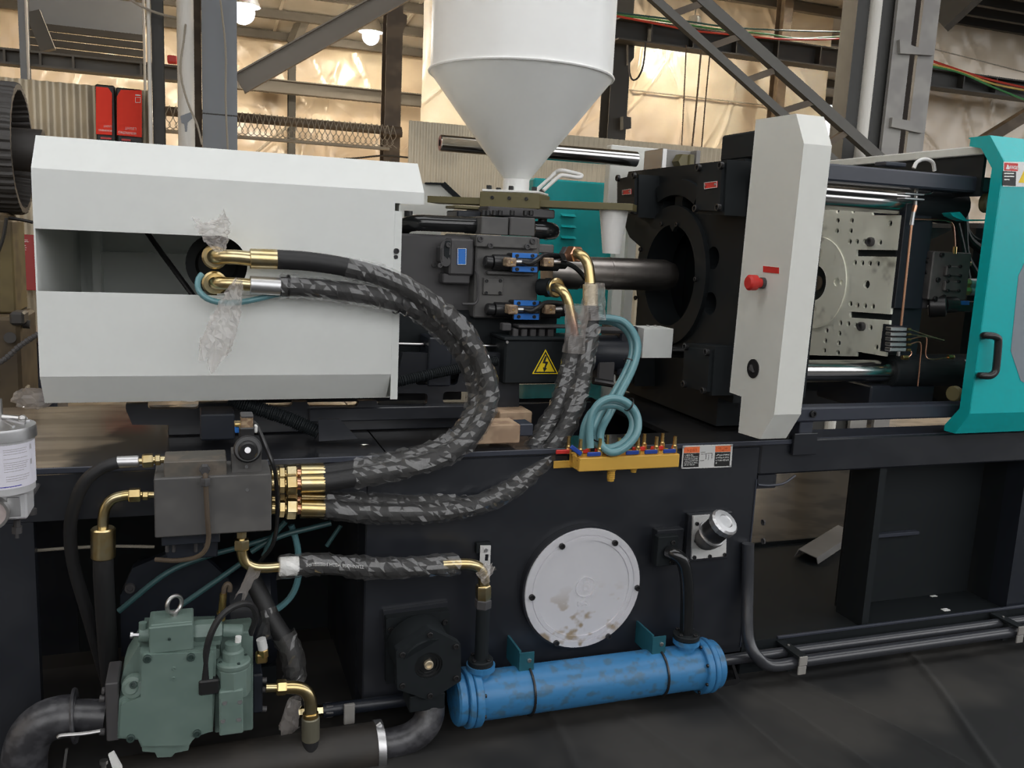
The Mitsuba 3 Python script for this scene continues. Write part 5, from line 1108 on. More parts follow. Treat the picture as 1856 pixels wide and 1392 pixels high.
# two translucent green hoses with a loop
YH = -.04
gA = [at(1085, 576, .2), at(1108, 577, .19), at(1132, 584, .17), at(1150, 606, .14), at(1156, 632, .11), at(1147, 668, .07), at(1125, 712, .03), at(1105, 750, .0), at(1090, 780, -.03), at(1090, 805, -.06), at(1108, 820, -.09), at(1132, 812, -.10), at(1152, 790, -.10), at(1157, 765, -.09), at(1149, 742, -.08), at(1130, 726, -.07), at(1106, 722, -.06), at(1084, 733, -.055), at(1072, 755, -.055), at(1069, 785, -.06), at(1070, 812, -.068)]
gB = [at(1085, 582, .23), at(1106, 583, .22), at(1128, 592, .2), at(1143, 612, .17), at(1146, 640, .14), at(1134, 674, .1), at(1112, 714, .06), at(1090, 748, .03), at(1078, 775, .0), at(1080, 802, -.035), at(1100, 812, -.06), at(1124, 806, -.075), at(1142, 788, -.08), at(1147, 765, -.07), at(1138, 746, -.055), at(1118, 735, -.045), at(1095, 735, -.035), at(1074, 746, -.03), at(1061, 768, -.03), at(1056, 795, -.03), at(1056, 815, -.03)]
rg = size(7, 1110, 720, 0)
solo('green_hose', hose(gA, rg, 14, .01), 'green_hose', 'front green hose coming down from the barrel and looping onto the gold manifold', 'hose')
solo('green_hose', hose(gB, rg, 14, .01), 'green_hose', 'rear green hose coming down behind the other into the same loop', 'hose')
def tie(px, py, Y, d, r, lab):
    return solo('cable_tie', lathe([(r, -.002), (r + .002, -.002), (r + .002, .002), (r, .002), (r, -.002)], at(px, py, Y), d, 20), 'black_steel', lab, 'cable tie')
tie(1142, 658, .1, gA[6] - gA[5], .021, 'upper black cable tie on the two green hoses'); tie(1140, 733, -.07, V(1, 0, -.5), .02, 'black cable tie at the top of the green hose loop'); tie(1086, 795, -.045, V(0, -.3, 1), .02, 'lowest black cable tie on the green hose loop')
# warning plate on the bed
k = thing('warning_plate', 'silver plate with orange and black panels beside the gold manifold', 'sign')
pl = [(1237.5, 808), (1328, 805), (1325, 846.5), (1234.5, 849.5)]
put('plate', slab(Polygon(xz(pl, -.007)), -.0085, -.006), 'label_silver', k)
W = lambda u, w, o=.0088: at(1237.5 + 90.5 * u - 3 * w, 808 - 3 * u + 41.5 * w, -o)
def wq(u0, w0, u1, w1, mat, nm, o=.0088): put(nm, slab(Polygon([W(a, b)[[0, 2]] for a, b in ((u0, w0), (u1, w0), (u1, w1), (u0, w1))]), -o - .0004, -o + .0004), mat, k)
wq(.03, .06, .345, .32, 'orange_label', 'heading'); wq(.66, .06, .965, .32, 'orange_label', 'heading'); wq(.03, .34, .345, .95, 'label_black', 'text_panel'); wq(.66, .34, .965, .95, 'label_black', 'text_panel')
rng = random.Random(3)
def glyph_row(u0, u1, w, h, n, mat, o=.0094):
    m = []
    for i in range(n):
        a = u0 + (u1 - u0) * i / n; b = a + (u1 - u0) / n * .75
        for _ in range(3):
            if rng.random() < .5: y = w + h * rng.random(); m.append(slab(Polygon([W(p, q)[[0, 2]] for p, q in ((a, y), (b, y), (b, y + h * .22), (a, y + h * .22))]), -o - .0003, -o + .0003))
            else: x = a + (b - a) * rng.random(); m.append(slab(Polygon([W(p, q)[[0, 2]] for p, q in ((x, w), (x + .006, w), (x + .006, w + h), (x, w + h))]), -o - .0003, -o + .0003))
    put('characters', cat(m), mat, k)
glyph_row(.10, .30, .13, .13, 4, 'dark_orange'); glyph_row(.72, .92, .13, .13, 3, 'dark_orange')
pbr('dark_orange', (.5, .08, .02), .5)
for i in range(6): glyph_row(.05, .33 - (.1 if i == 0 else .06 if i == 5 else 0), .39 + i * .085, .05, 9, 'label_silver')
for i in range(4): glyph_row(.68, .95 if i < 3 else .72, .41 + i * .12, .07, 8 if i < 3 else 1, 'label_silver')
for a, b, c, d in ((.37, .30, .46, .315), (.38, .38, .47, .395), (.37, .66, .45, .68), (.48, .36, .487, .62), (.48, .36, .60, .375), (.595, .36, .602, .62), (.53, .42, .535, .66)): wq(a, b, c, d, 'block_grey', 'drawing_line', .0092)
for u, w in ((.02, .05), (.98, .04), (.98, .94), (.015, .95)): bolt(k, W(u, w), FRONT, .0035, 'aluminium')
# strap plate on the tank
k = thing('strap_plate', 'small white slotted strap plate with a bolt above the cooler pipe', 'bracket')
put('plate', slab(Polygon(xz([(870, 988), (889, 988), (887, 1046), (868, 1046)], -.02)).difference(Polygon(xz([(879, 1004), (885, 1004), (884, 1016), (878, 1016)], -.02))), -.024, -.02), 'label_silver', k)
put('spacer', fb(864, 985, 890, 1002, -.019, .018, .002), 'black_paint', k)
bolt(k, at(880, 997, -.024), FRONT, .007, 'aluminium', 'hex')

# ------------------------------------------------------------------ green hydraulic pump
YP = -.20
k = thing('hydraulic_pump', 'sage green hydraulic pump with a lifting eye below the manifold', 'pump')
Pp = lambda pts, y=YP: Polygon(xz(pts, y))
put('body', slab(Pp([(254, 1181), (392, 1176), (392, 1200), (388, 1290), (386, 1326), (366, 1330), (350, 1340), (342, 1353), (256, 1354), (250, 1341), (212, 1338), (216, 1268), (224, 1262), (250, 1255)]), YP, YP + .20), 'pump_green', k)
put('face_plate', slab(Pp([(262, 1187), (382, 1183), (380, 1318), (352, 1328), (340, 1342), (262, 1344), (254, 1330), (222, 1328), (225, 1275), (260, 1262)]).buffer(.006, 4), YP - .012, YP), 'pump_green', k)
put('shoulder', slab(Pp([(224, 1262), (222, 1235), (228, 1215), (252, 1175), (254, 1260)], YP + .05).buffer(.004), YP + .05, YP + .18), 'pump_green', k)
put('boss', lathe([(0, .03), (.014, .03), (.016, .022), (.026, .02), (.030, .012), (.032, 0)], at(245, 1243, YP + .02), V(-.3, -1, .3), 20), 'pump_green', k)
bolt(k, at(243, 1241, YP - .012), V(-.3, -1, .3), .009, 'pump_dark')
pbr('pump_dark', (.03, .05, .045), .35)
put('foot', slab(Pp([(257, 1354), (343, 1353), (341, 1360), (317, 1365), (311, 1372), (285, 1373), (281, 1364), (258, 1362)], YP + .01), YP + .01, YP + .12), 'pump_green', k)
put('top_block', fb(269, 1138, 351, 1178, YP - .005, .10, .003), 'pump_green', k)
put('top_block_lid', fb(273, 1133, 349, 1137.5, YP + .005, .08, .002), 'pump_green', k)
for px, py in ((290, 1126), (330, 1125), (288, 1133)): pass
put('port', cat(rod(at(252, 1150, YP + .04), at(270, 1150, YP + .04), .018, 20), rod(at(259, 1142, YP + .04), at(259, 1128, YP + .04), .010, 12)), 'pump_green', k)
put('screw', cat(rod(at(237, 1151, YP + .03), at(253, 1151, YP + .03), .005, 10), rod(at(236, 1151, YP + .03), at(241, 1151, YP + .03), .008, 10)), 'aluminium', k)
put('pilot_cylinder', cat(hexnut(at(350, 1146, YP + .04), at(402, 1143, YP + .04), size(22, 375, 1145, YP)), rod(at(402, 1143, YP + .04), at(440, 1143, YP + .04), size(12, 420, 1143, YP), 20, bev=.003)), 'pump_green', k)
put('lower_rib', fb(345, 1155, 400, 1170, YP + .02, .08, .003), 'pump_green', k)
for px, py in ((267, 1193), (346, 1190), (315, 1211), (314.5, 1229), (237, 1337), (357, 1328)):
    bolt(k, at(px, py, YP - .012), FRONT, .010 if py not in (1211, 1229) else .0045, 'pump_dark' if py not in (1211, 1229) else 'pump_green')
bolt(k, at(307, 1158, YP - .005), FRONT, .004, 'pump_dark')
put('end_plate', fb(397, 1150, 459, 1324, YP + .06, .09, .004), 'pump_green', k)
put('end_plate', fb(388, 1178, 400, 1328, YP + .03, .1, .003), 'pump_green', k)
put('valve_block', fb(397, 1255, 441, 1329, YP - .03, .09, .003), 'pump_green', k)
for px, py in ((407, 1274), (435, 1272), (404, 1307), (433, 1304)): put('hole', rod(at(px, py, YP - .0315), at(px, py, YP - .02), size(4.2, px, py, YP), 14), 'black_steel', k)
put('valve_hex', lathe([(.040, 0), (.044, .003), (.044, .075), (.040, .078), (0, .078)], at(423, 1256, YP + .015), UPW, 8), 'pump_green', k)
p = at(423, 1256, YP + .015)
put('valve_cap', lathe([(0, .078), (.041, .078), (.043, .082), (.043, .090), (.040, .094), (.027, .096), (.026, .118), (.020, .122), (.020, .14), (0, .14)], p, UPW, 28), 'pump_green', k)
for t in range(4): bolt(k, p + V(.034 * math.cos(t * 1.57 - 1.2), .034 * math.sin(t * 1.57 - 1.2), .094), UPW, .004, 'pump_dark')
put('white_plug', rod(p + V(.012, -.0, .14), p + V(.013, 0, .155), .008, 12), 'white_paint', k)
put('plug', fb(360, 1236, 398, 1258, YP - .02, .04, .004), 'black_steel', k)
put('plug', cat(rod(at(372, 1236, YP - .005), at(373, 1200, YP - .005), .012, 14, r2=.009)), 'black_steel', k)
put('cable', hose([at(373, 1206, YP - .005), at(374, 1180, YP - .01), at(382, 1150, YP - .015), at(398, 1120, YP - .01), at(420, 1101, YP), at(444, 1094, YP + .02), at(459, 1101, YP + .04), at(464, 1118, YP + .05), at(458, 1138, YP + .06), at(453, 1152, YP + .07)], size(6, 400, 1120, YP), 10), 'rubber', k)
th = np.linspace(0, 2 * np.pi, 33)
pe = at(316, 1095, YP + .05)
put('lifting_eye', cat(sweep(np.stack([pe[0] + .021 * np.cos(th) * .8, pe[1] + .021 * np.cos(th) * .6, pe[2] + .022 * np.sin(th)], 1), .0055, 12, caps=False), rod(pe - V(0, 0, .024), pe - V(0, 0, .04), .008, 12), rod(pe - V(0, 0, .04), pe - V(0, 0, .046), .013, 12)), 'steel', k)
put('flange', fb(190, 1240, 217, 1342, YP + .0, .12, .003), 'block_grey', k)
for py, px in ((1252, 186), (1266, 182), (1326, 182)): put('flange_bolt', rod(at(px - 2, py, YP + .02), at(191, py, YP + .02), .009, 12, bev=.002), 'block_grey', k)
put('shaft_flange', fb(458, 1224, 476, 1292, YP + .07, .09, .004), 'navy_paint', k)
for py in (1233, 1250, 1285): put('flange_bolt', rod(at(474, py, YP + .09), at(483, py, YP + .09), .008, 12), 'block_grey', k)
# suction elbow at the lower left
k = thing('suction_elbow', 'fat dark suction elbow left of the green pump', 'pipe')
ps = at(190, 1297, YP + .06)
put('pipe', rod(at(134, 1297, YP + .06), ps, size(29, 160, 1297, YP + .06), 32), 'navy_cast', k)
pbr('navy_cast', None, .35, spec=.6, tex=mottle((.03, .03, .034), (.06, .06, .066), 40))
put('elbow', sweep(curve([at(136, 1297, YP + .06), at(112, 1299, YP + .06), at(82, 1308, YP + .06), at(58, 1330, YP + .06), at(46, 1362, YP + .06), at(44, 1400, YP + .06), at(44, 1440, YP + .06)], .012), size(38, 90, 1310, YP + .06), 32), 'navy_cast', k)
put('weld_ring', lathe([(.05, -.004), (.066, -.004), (.068, 0), (.066, .004), (.05, .004)], at(136, 1297, YP + .06), V(1, 0, .04), 32), 'navy_cast', k)
solo('thin_steel_tube', hose([at(105, 1337, YP - .02), at(112, 1333, YP - .02), at(150, 1330, YP - .02), at(182, 1325, YP - .02)], .005, 8), 'steel', 'thin bright tube in front of the fat suction elbow', 'tube')
solo('white_tag', slab(Polygon(xz([(196, 1369), (206, 1363), (222, 1392), (217, 1400), (206, 1400)], YP - .02)), YP - .02, YP - .012), 'white_paint', 'white plastic strip at the lower edge below the pump flange', 'strip')
solo('hose_clip', cat(rod(at(188, 1380, YP - .02), at(188, 1400, YP - .02), .006, 10), rod(at(188, 1378, YP - .02), at(188, 1384, YP - .02), .010, 10)), 'steel', 'small steel screw end at the lower edge beside the white strip', 'screw')
solo('steel_rod_end', beam(at(121, 1357, YP - .02), at(115, 1400, YP - .02), .006, .006), 'steel', 'thin bright rod at the lower edge under the suction elbow', 'rod')
# electric motor behind the pump
k = thing('pump_motor', 'dark round motor body behind the green pump', 'motor')
pm = at(330, 1125, .35)
put('housing', lathe([(0, 0), (.17, 0), (.185, .02), (.185, .40), (.17, .42), (0, .42)], V(-.20, .40, pm[2]), V(1, 0, 0), 40, jag=lambda t: 1 + .012 * np.sign(np.sin(20 * t))), 'navy_paint', k)
put('end_bell', slab(Polygon(xz([(218, 1080), (240, 1030), (300, 1005), (370, 1010), (415, 1050), (420, 1180), (220, 1190)], .12)), .12, .15), 'navy_paint', k)
bolt(k, at(236, 1065, .12), FRONT, .014, 'block_grey')
put('foot', bx(-.15, .22, .28, .52, 0, pm[2] - .15), 'black_paint', k)
# brass fittings and hoses behind and right of the pump
YB = -.08
k = thing('brass_elbow_fitting', 'brass hose fitting with a small loop above the green pump', 'fitting')
put('sleeve', rod(at(402, 1110, YB), at(405, 1075, YB), size(6.5, 404, 1090, YB), 18), 'brass', k)
put('lip', rod(at(402, 1112, YB), at(402, 1108, YB), size(9, 404, 1090, YB), 18), 'brass', k)
put('bend', hose([at(405, 1076, YB), at(407, 1064, YB), at(412, 1058, YB), at(417, 1062, YB), at(416, 1072, YB)], size(4.5, 404, 1090, YB), 10, .004), 'rust_brown', k)
put('plug', rod(at(401, 1124, YB), at(402, 1110, YB), size(7, 404, 1090, YB), 14), 'brass_dark', k)
pbr('brass_dark', (.30, .22, .08), .4, metal=.8)
k = thing('brass_elbow_fitting', 'brass elbow with a grey sleeve at the right shoulder of the green pump', 'fitting')
put('sleeve', rod(at(473, 1158, YB - .06), at(477, 1176, YB - .06), size(8.5, 475, 1165, YB), 18), 'label_silver', k)
put('nut', hexnut(at(477, 1177, YB - .06), at(478, 1190, YB - .06), size(9, 475, 1165, YB)), 'brass', k)
put('elbow', cat(fb(464, 1188, 485, 1203, YB - .07, .03, .004)), 'brass', k)
h = thing('hydraulic_hose', 'thick black hose slanting behind the pump, its end wrapped in film', 'hose')
put('rubber', hose([at(455, 1045, .02), at(470, 1075, .0), at(492, 1120, -.03), at(520, 1165, -.06), at(532, 1195, -.07), at(534, 1240, -.07)], size(16, 500, 1130, -.03), 18), 'rubber', h)
film([at(512, 1150, -.055), at(527, 1180, -.065), at(534, 1215, -.07), at(535, 1228, -.07)], size(17, 500, 1130, -.03), 71, h, loose=1.25, amp=.12)
film([at(484, 1105, -.02), at(488, 1125, -.03), at(478, 1155, -.035)], size(15, 500, 1130, -.03), 72, h, loose=1.12, amp=.1)
put('ferrule', rod(at(534, 1226, -.07), at(535, 1250, -.07), size(16.5, 500, 1130, -.03), 22), 'gunmetal', h)
bag(at(536, 1265, -.1), at(520, 1325, -.1), .016, .024, 22, 'torn clear film hanging behind the lower zinc elbow', .6)
h = thing('hydraulic_hose', 'black hose leaving a zinc-yellow elbow right of the pump at the lower edge', 'hose')
YE = -.16
put('nut', hexnut(at(501, 1246, YE), at(519, 1245, YE), size(14, 510, 1246, YE)), 'zinc_yellow', h)
put('neck', rod(at(482, 1247, YE), at(502, 1246, YE), size(8, 510, 1246, YE), 16), 'zinc_yellow', h)
put('elbow', sweep(curve([at(516, 1246, YE), at(535, 1246, YE), at(550, 1250, YE), at(559, 1260, YE), at(563, 1275, YE), at(563, 1302, YE)], .005), size(11.5, 550, 1255, YE), 22), 'zinc_yellow', h)
put('collar', rod(at(563, 1291, YE), at(563, 1300, YE), size(14, 563, 1295, YE), 22, bev=.002), 'brass', h)
put('ferrule', rod(at(563, 1299, YE), at(563, 1341, YE), size(16, 563, 1320, YE), 26, bev=.003), 'zinc_dull', h)
pbr('zinc_dull', (.20, .19, .14), .45, metal=.6)
put('rubber', hose([at(563, 1338, YE), at(562, 1360, YE), at(552, 1385, YE), at(540, 1410, YE), at(530, 1440, YE + .02)], size(14.5, 560, 1360, YE), 18), 'rubber', h)
k = thing('return_line', 'dark horizontal return pipe with grey clamp strap behind the zinc elbow', 'pipe')
yl = -.02
a, b = at(585, 1288, yl), at(800, 1268, yl); b[2] = a[2]
put('pipe', rod(a, b, size(12, 690, 1280, yl), 22), 'navy_paint', k)
put('nut', hexnut(at(588, 1287, yl - .0), at(604, 1286, yl), size(13, 690, 1280, yl)), 'block_grey', k)
put('nut', hexnut(at(540, 1291, yl), at(590, 1287, yl), size(10, 690, 1280, yl)), 'zinc_yellow', k)
put('clamp_strap', fb(624, 1279, 643, 1312, yl - .035, .012, .002), 'grey_lattice', k)
# big rubber suction hose with a silver clamp
k = thing('suction_hose', 'fat black-brown rubber suction hose with a silver hose clamp at the lower edge', 'hose')
ys = -.13
a, b = at(200, 1385, ys), at(694, 1350, ys); b[2] = a[2]
rs = size(43, 600, 1360, ys)
b = at(694, 1350, ys); a = V(a[0], ys, b[2] - .0)
put('rubber', rod(a, b, rs, 40, bev=.004), 'rubber_brown', k)
pbr('rubber_brown', None, .6, tex=mottle((.020, .018, .016), (.028, .024, .020), 10))
put('clamp', lathe([(rs, 0), (rs + .004, 0), (rs + .004, .022), (rs, .022), (rs, 0)], V(b[0] - .024, ys, b[2]), V(1, 0, 0), 40), 'aluminium', k)
put('clamp_screw', cat(rod(V(b[0] - .02, ys - .01, b[2] + rs), V(b[0] - .008, ys - .01, b[2] + rs + .008), .007, 10)), 'aluminium', k)
k = thing('suction_elbow', 'dark navy elbow pipe from the silver clamp up to the filter', 'pipe')
put('elbow', sweep(curve([at(688, 1350, ys), at(715, 1346, ys), at(745, 1336, ys), at(768, 1318, ys), at(778, 1298, ys + .01), at(780, 1278, ys + .02)], .008), size(27, 740, 1340, ys), 28), 'navy_cast', k)
put('flange', fb(743, 1264, 806, 1284, ys - .02, .09, .003), 'black_paint', k)
# filter with octagonal lid
YO = -.17
k = thing('suction_filter', 'black octagonal filter housing with a yellow centre bolt left of the cooler', 'filter')
put('pad', slab(Polygon(xz([(695, 1108), (812, 1092), (810, 1225), (700, 1238)], -.016)), -.016, -.001), 'bed_paint', k)
put('flange', slab(Polygon(xz([(702, 1122), (812, 1108), (812, 1218), (702, 1236)], -.04)).buffer(.004), -.045, -.017), 'black_paint', k)
put('barrel', rod(at(776, 1203, YO + .02), V(at(776, 1203, YO)[0] - .01, -.046, at(776, 1203, YO)[2] + .02), .086, 36), 'black_paint', k)
oc = Polygon(xz([(779, 1141), (833, 1168), (834, 1233), (779, 1268), (722, 1248), (720, 1180)], YO)).buffer(-.005).buffer(.008, 4)
hub = Point(*at(777, 1207, YO)[[0, 2]])
put('lid', slab(oc.difference(hub.buffer(.040)), YO, YO + .03), 'black_paint', k)
for r0, r1, dy in ((.040, .034, .006), (.034, .027, .010), (.027, 0, .014)): put('recess_ring', slab(hub.buffer(r0 - .0004, 20).difference(hub.buffer(r1, 20)) if r1 else hub.buffer(r0 - .0004, 20), YO + dy, YO + .03), 'gloss_black', k)
for px, py in ((779, 1150), (826, 1171), (826, 1228), (779, 1260), (729, 1242), (729, 1186)): bolt(k, at(px, py, YO), FRONT, .0085)
bolt(k, at(776, 1203, YO + .012), FRONT, .0135, 'brass_pale')
for px, py in ((708, 1141), (806, 1127), (716, 1195)): bolt(k, at(px, py, -.045), FRONT, .009)
# pipes along the foot of the machine, right
k = thing('floor_pipe', 'front dark pipe along the pan edge that bends up beside the tank', 'pipe')
yfp = -.10
zf = at(1650, 1171, yfp)[2]
put('pipe', sweep(curve([at(1356, 985, -.02), at(1355, 1060, -.03), at(1354, 1130, -.06), at(1358, 1165, -.08), at(1372, 1190, -.10), V(at(1400, 1200, yfp)[0], yfp, zf), V(at(1470, 1195, yfp)[0], yfp, zf), V(at(1650, 1171, yfp)[0], yfp, zf), V(3.6, yfp, zf)], .012), size(10.5, 1500, 1190, yfp), 20), 'pipe_paint', k)
pbr('pipe_paint', (.03, .032, .038), .3, spec=.8)
k = thing('floor_pipe', 'rear dark pipe along the pan edge behind the bent one', 'pipe')
yrp = -.045
zr_ = at(1600, 1158, yrp)[2]
put('pipe', rod(V(at(1290, 1195, yrp)[0], yrp, zr_), V(3.6, yrp, zr_), size(9.5, 1500, 1170, yrp), 20), 'pipe_paint', k)
for px, who in ((1452, 'left'), (1838, 'right')):
    k = thing('pipe_bracket', f'{who} black arm with a pale front plate holding the two floor pipes', 'bracket')
    x_ = at(px, 1190, yfp - .02)[0]
    put('arm', bx(x_ - .018, x_ + .018, yfp - .03, -.007, zf + .028, zf + .036), 'black_paint', k)
    put('front_plate', cat(bx(x_ - .016, x_ + .016, yfp - .036, yfp - .030, zf + .004, zf + .036, .001), bx(x_ - .018, x_ + .014, yfp - .036, yfp - .030, zf - .028, zf + .002, .001)), 'grey_lattice', k)
    bolt(k, V(x_, -.05, zf + .036), UPW, .005, 'steel')
    put('foot', bx(x_ - .01, x_ + .01, yfp + .03, -.007, zf - .05, zf + .028), 'black_paint', k)
k = thing('foot_bracket', 'small black angle bracket at the right end of the blue cooler', 'bracket')
put('angle', cat(fb(1300, 1205, 1306, 1240, -.05, .05), fb(1300, 1236, 1342, 1240, -.06, .06), slab(Polygon(xz([(1326, 1204), (1331, 1204), (1342, 1236), (1336, 1236)], -.06)), -.06, -.055)), 'black_steel', k)
# bent sheet offcut lying on the pan
a = atz(1441, 1011, .126); b = atz(1513, 966, .126)
d = (b - a) / np.linalg.norm(b - a); n_ = np.cross(UPW, d)
def bent(o, w, L, t=.004):
    prof = np.array([(-w * .5, 0), (-w * .42, .028), (w * .35, .044), (w * .5, .004), (w * .5 - t, .004), (w * .33, .040), (-w * .40, .024), (-w * .5 + t, 0)])
    v = np.vstack([[o + d * s + n_ * q[0] + UPW * q[1] for q in prof] for s in (0, L)]); m_ = len(prof); f = []
    for i in range(m_): j = (i + 1) % m_; f += [[i, j, m_ + j], [i, m_ + j, m_ + i]]
    for i in range(3): f += [[i, i + 1, 6 - i], [i, 6 - i, 7 - i], [m_ + i, m_ + 6 - i, m_ + i + 1], [m_ + i, m_ + 7 - i, m_ + 6 - i]]
    return trimesh.Trimesh(v, np.array(f))
solo('sheet_offcut', bent(a + n_ * -.05, .11, np.linalg.norm(b - a)), 'grey_lattice', 'bent grey sheet offcut lying on the black pan under the bed', 'sheet offcut', None, False)
solo('paper_scrap', bx(*(lambda p: (p[0], p[0] + .03, p[1], p[1] + .02, .1243, .127))(atz(1712, 1108, .125))), 'white_paint', 'tiny pale scrap on the black pan, the larger one', 'scrap')
solo('paper_scrap', bx(*(lambda p: (p[0], p[0] + .03, p[1], p[1] + .012, .1243, .126))(atz(1689, 1082, .125))), 'white_paint', 'tiny pale scrap on the black pan, farther back', 'scrap')
# green and black lines in the dark under the bed
for pts, Y, r, mat, lab in (([(500, 972), (440, 990), (370, 1010), (300, 1040), (215, 1108)], .06, 5, 'dark_green_hose', 'dark green hose slanting down to the left behind the manifold'),
                            ([(445, 1015), (410, 1040), (370, 1068), (330, 1096)], .02, 5, 'dark_green_hose', 'dark green hose slanting down to the lifting eye of the pump'),
                            ([(600, 948), (560, 958), (520, 968), (485, 982), (455, 1000)], .05, 5, 'dark_green_hose', 'dark green hose under the brass fittings'),
                            ([(518, 945), (500, 965), (488, 985), (478, 1008)], .03, 5, 'dark_green_hose', 'short green hose dropping from under the brass fittings'),
                            ([(528, 952), (538, 985), (541, 1015), (540, 1050), (528, 1080), (505, 1102), (485, 1109)], .10, 6, 'green_hose', 'blue-green hose looping down behind the short wrapped hose'),
                            ([(618, 952), (604, 972), (592, 990)], .12, 4, 'dark_green_hose', 'thin green hose in the dark left of the tank'),
                            ([(-10, 1000), (60, 998), (130, 993), (200, 990), (280, 991)], .06, 3, 'rope', 'thin grey line stretched across the dark opening at the left')):
    solo('under_bed_line', hose([at(px, py, Y) for px, py in pts], size(r, pts[0][0], pts[0][1], Y), 10), mat, lab, 'hose' if 'hose' in lab else 'line')
solo('wood_block', fb(846, 772, 942, 803, .035, .10, .003), 'wood', 'pale wooden block under the wrapped hoses on the bed edge', 'wood block')
solo('wood_block', bx(*(lambda a, b: (a[0], b[0], .20, .30, .851, b[2]))(at(905, 765, .2), at(965, 746, .2)), .003), 'wood', 'second wooden block behind the pale one, with a screw', 'wood block')
solo('grey_stop', fb(942, 769, 966, 790, .04, .07, .003), 'navy_light', 'small dark steel stop block right of the wooden block', 'block')
# filter canister at the left edge
YK = -.28
k = thing('filter_canister', 'white-labelled filter canister with a metal lid cut by the left edge', 'filter')
pk = at(-2, 780, YK); rk = size(55, 0, 840, YK)
zt_, zb_ = at(0, 805, YK - rk)[2], at(0, 897, YK - rk)[2]
put('glass', lathe([(0, zb_ - .005), (rk, zb_ - .005), (rk, zt_), (0, zt_)], (pk[0], YK, 0), UPW, 48), 'canister_grey', k)
pbr('canister_grey', (.45, .45, .46), .3)
lab = lathe([(rk + .0015, zb_ + .01), (rk + .0015, zt_ - .005)], (pk[0], YK, 0), UPW, 64)
put('paper_label', lab, 'paper_white', k)
pbr('paper_white', (.66, .65, .72), .6)
put('lid', lathe([(0, zt_ + .040), (.02, zt_ + .040), (rk * .9, zt_ + .033), (rk * 1.08, zt_ + .028), (rk * 1.10, zt_ + .022), (rk * 1.10, zt_ + .002), (rk, zt_)], (pk[0], YK, 0), UPW, 48), 'aluminium', k)
for t in np.linspace(-2.4, .6, 7): put('lid_rib', beam(V(pk[0] + .02 * math.cos(t), YK + .02 * math.sin(t), zt_ + .039), V(pk[0] + rk * .9 * math.cos(t), YK + rk * .9 * math.sin(t), zt_ + .033), .006, .006), 'aluminium', k)
put('spindle', rod((pk[0], YK, zt_ + .03), (pk[0], YK, zt_ + .085), .009, 14), 'steel', k)
a = V(pk[0], YK - .01, zt_ + .066)
put('tommy_bar', cat(rod(at(-40, 751, YK), at(38, 758, YK), .0055, 12), trimesh.creation.icosphere(2, .009).apply_translation(at(40, 758.5, YK))), 'steel', k)
put('base_block', fb(-60, 898, 50, 941, YK - .02, .09, .004), 'canister_grey', k)
put('base_panel', fb(12, 902, 38, 936, YK - .022, .004, .001), 'aluminium', k)
put('gauge', cat(lathe([(0, 0), (.036, 0), (.036, .022), (.031, .022), (.031, .016), (0, .016)], at(-14, 927, YK - .02), FRONT, 32)), 'steel', k)
put('gauge_face', lathe([(0, .017), (.030, .017)], at(-14, 927, YK - .02), FRONT, 32), 'gauge_pink', k)
pbr('gauge_pink', (.42, .36, .35), .4)
put('drain_cock', cat(rod(at(31, 942, YK + .02), at(31, 956, YK + .02), .007, 10), rod(at(31, 954, YK + .02), at(31, 966, YK + .02), .011, 6), rod(at(31, 966, YK + .02), at(31, 975, YK + .02), .004, 8)), 'block_grey', k)
def label_line(t0, t1, z, h, mat):
    th_ = np.linspace(t0, t1, 12); v = np.vstack([np.stack([pk[0] + (rk + .0022) * np.cos(th_), YK + (rk + .0022) * np.sin(th_), 0 * th_ + z + dz], 1) for dz in (0, h)])
    f = np.vstack([[i, i + 1, 13 + i] for i in range(11)] + [[i, 13 + i, 12 + i] for i in range(11)])
    put('print_line', trimesh.Trimesh(v, f, process=False), mat, k, False)
pbr('print_grey', (.42, .41, .44), .6); pbr('print_blue', (.08, .08, .35), .6)
span = zt_ - zb_
for i, (u, t0, t1) in enumerate(((.86, -1.3, -.55), (.82, -1.3, -.6), (.77, -1.3, -.55), (.68, -1.3, -.55), (.60, -1.3, -.5), (.56, -1.3, -.55), (.52, -1.3, -.6), (.48, -1.3, -.6), (.43, -1.3, -.7), (.33, -1.25, -.5), (.28, -1.25, -.5), (.24, -1.25, -.6), (.60, -2.2, -1.45), (.52, -2.2, -1.45), (.44, -2.2, -1.45), (.38, -2.2, -1.45), (.3, -2.2, -1.45))):
    label_line(t0, t1, zb_ + span * u, .0016, 'print_grey')
label_line(-1.9, -.8, zb_ + span * .13, .002, 'print_blue'); label_line(-1.75, -1.52, zb_ + span * .76, .008, 'print_blue')
for u in (.80, .50): label_line(-.42, -.33, zb_ + span * u, .012, 'print_grey')
solo('drain_valve', cat(rod(at(60, 880, -.1), at(54, 905, -.1), .004, 8), rod(at(58, 922, -.08), at(58, 932, -.08), .011, 10), rod(at(56, 900, -.1), V(at(56, 900, -.1)[0], -.001, at(56, 900, -.1)[2]), .006, 8)), 'block_grey', 'small tap between the filter canister and the bed rail', 'tap')

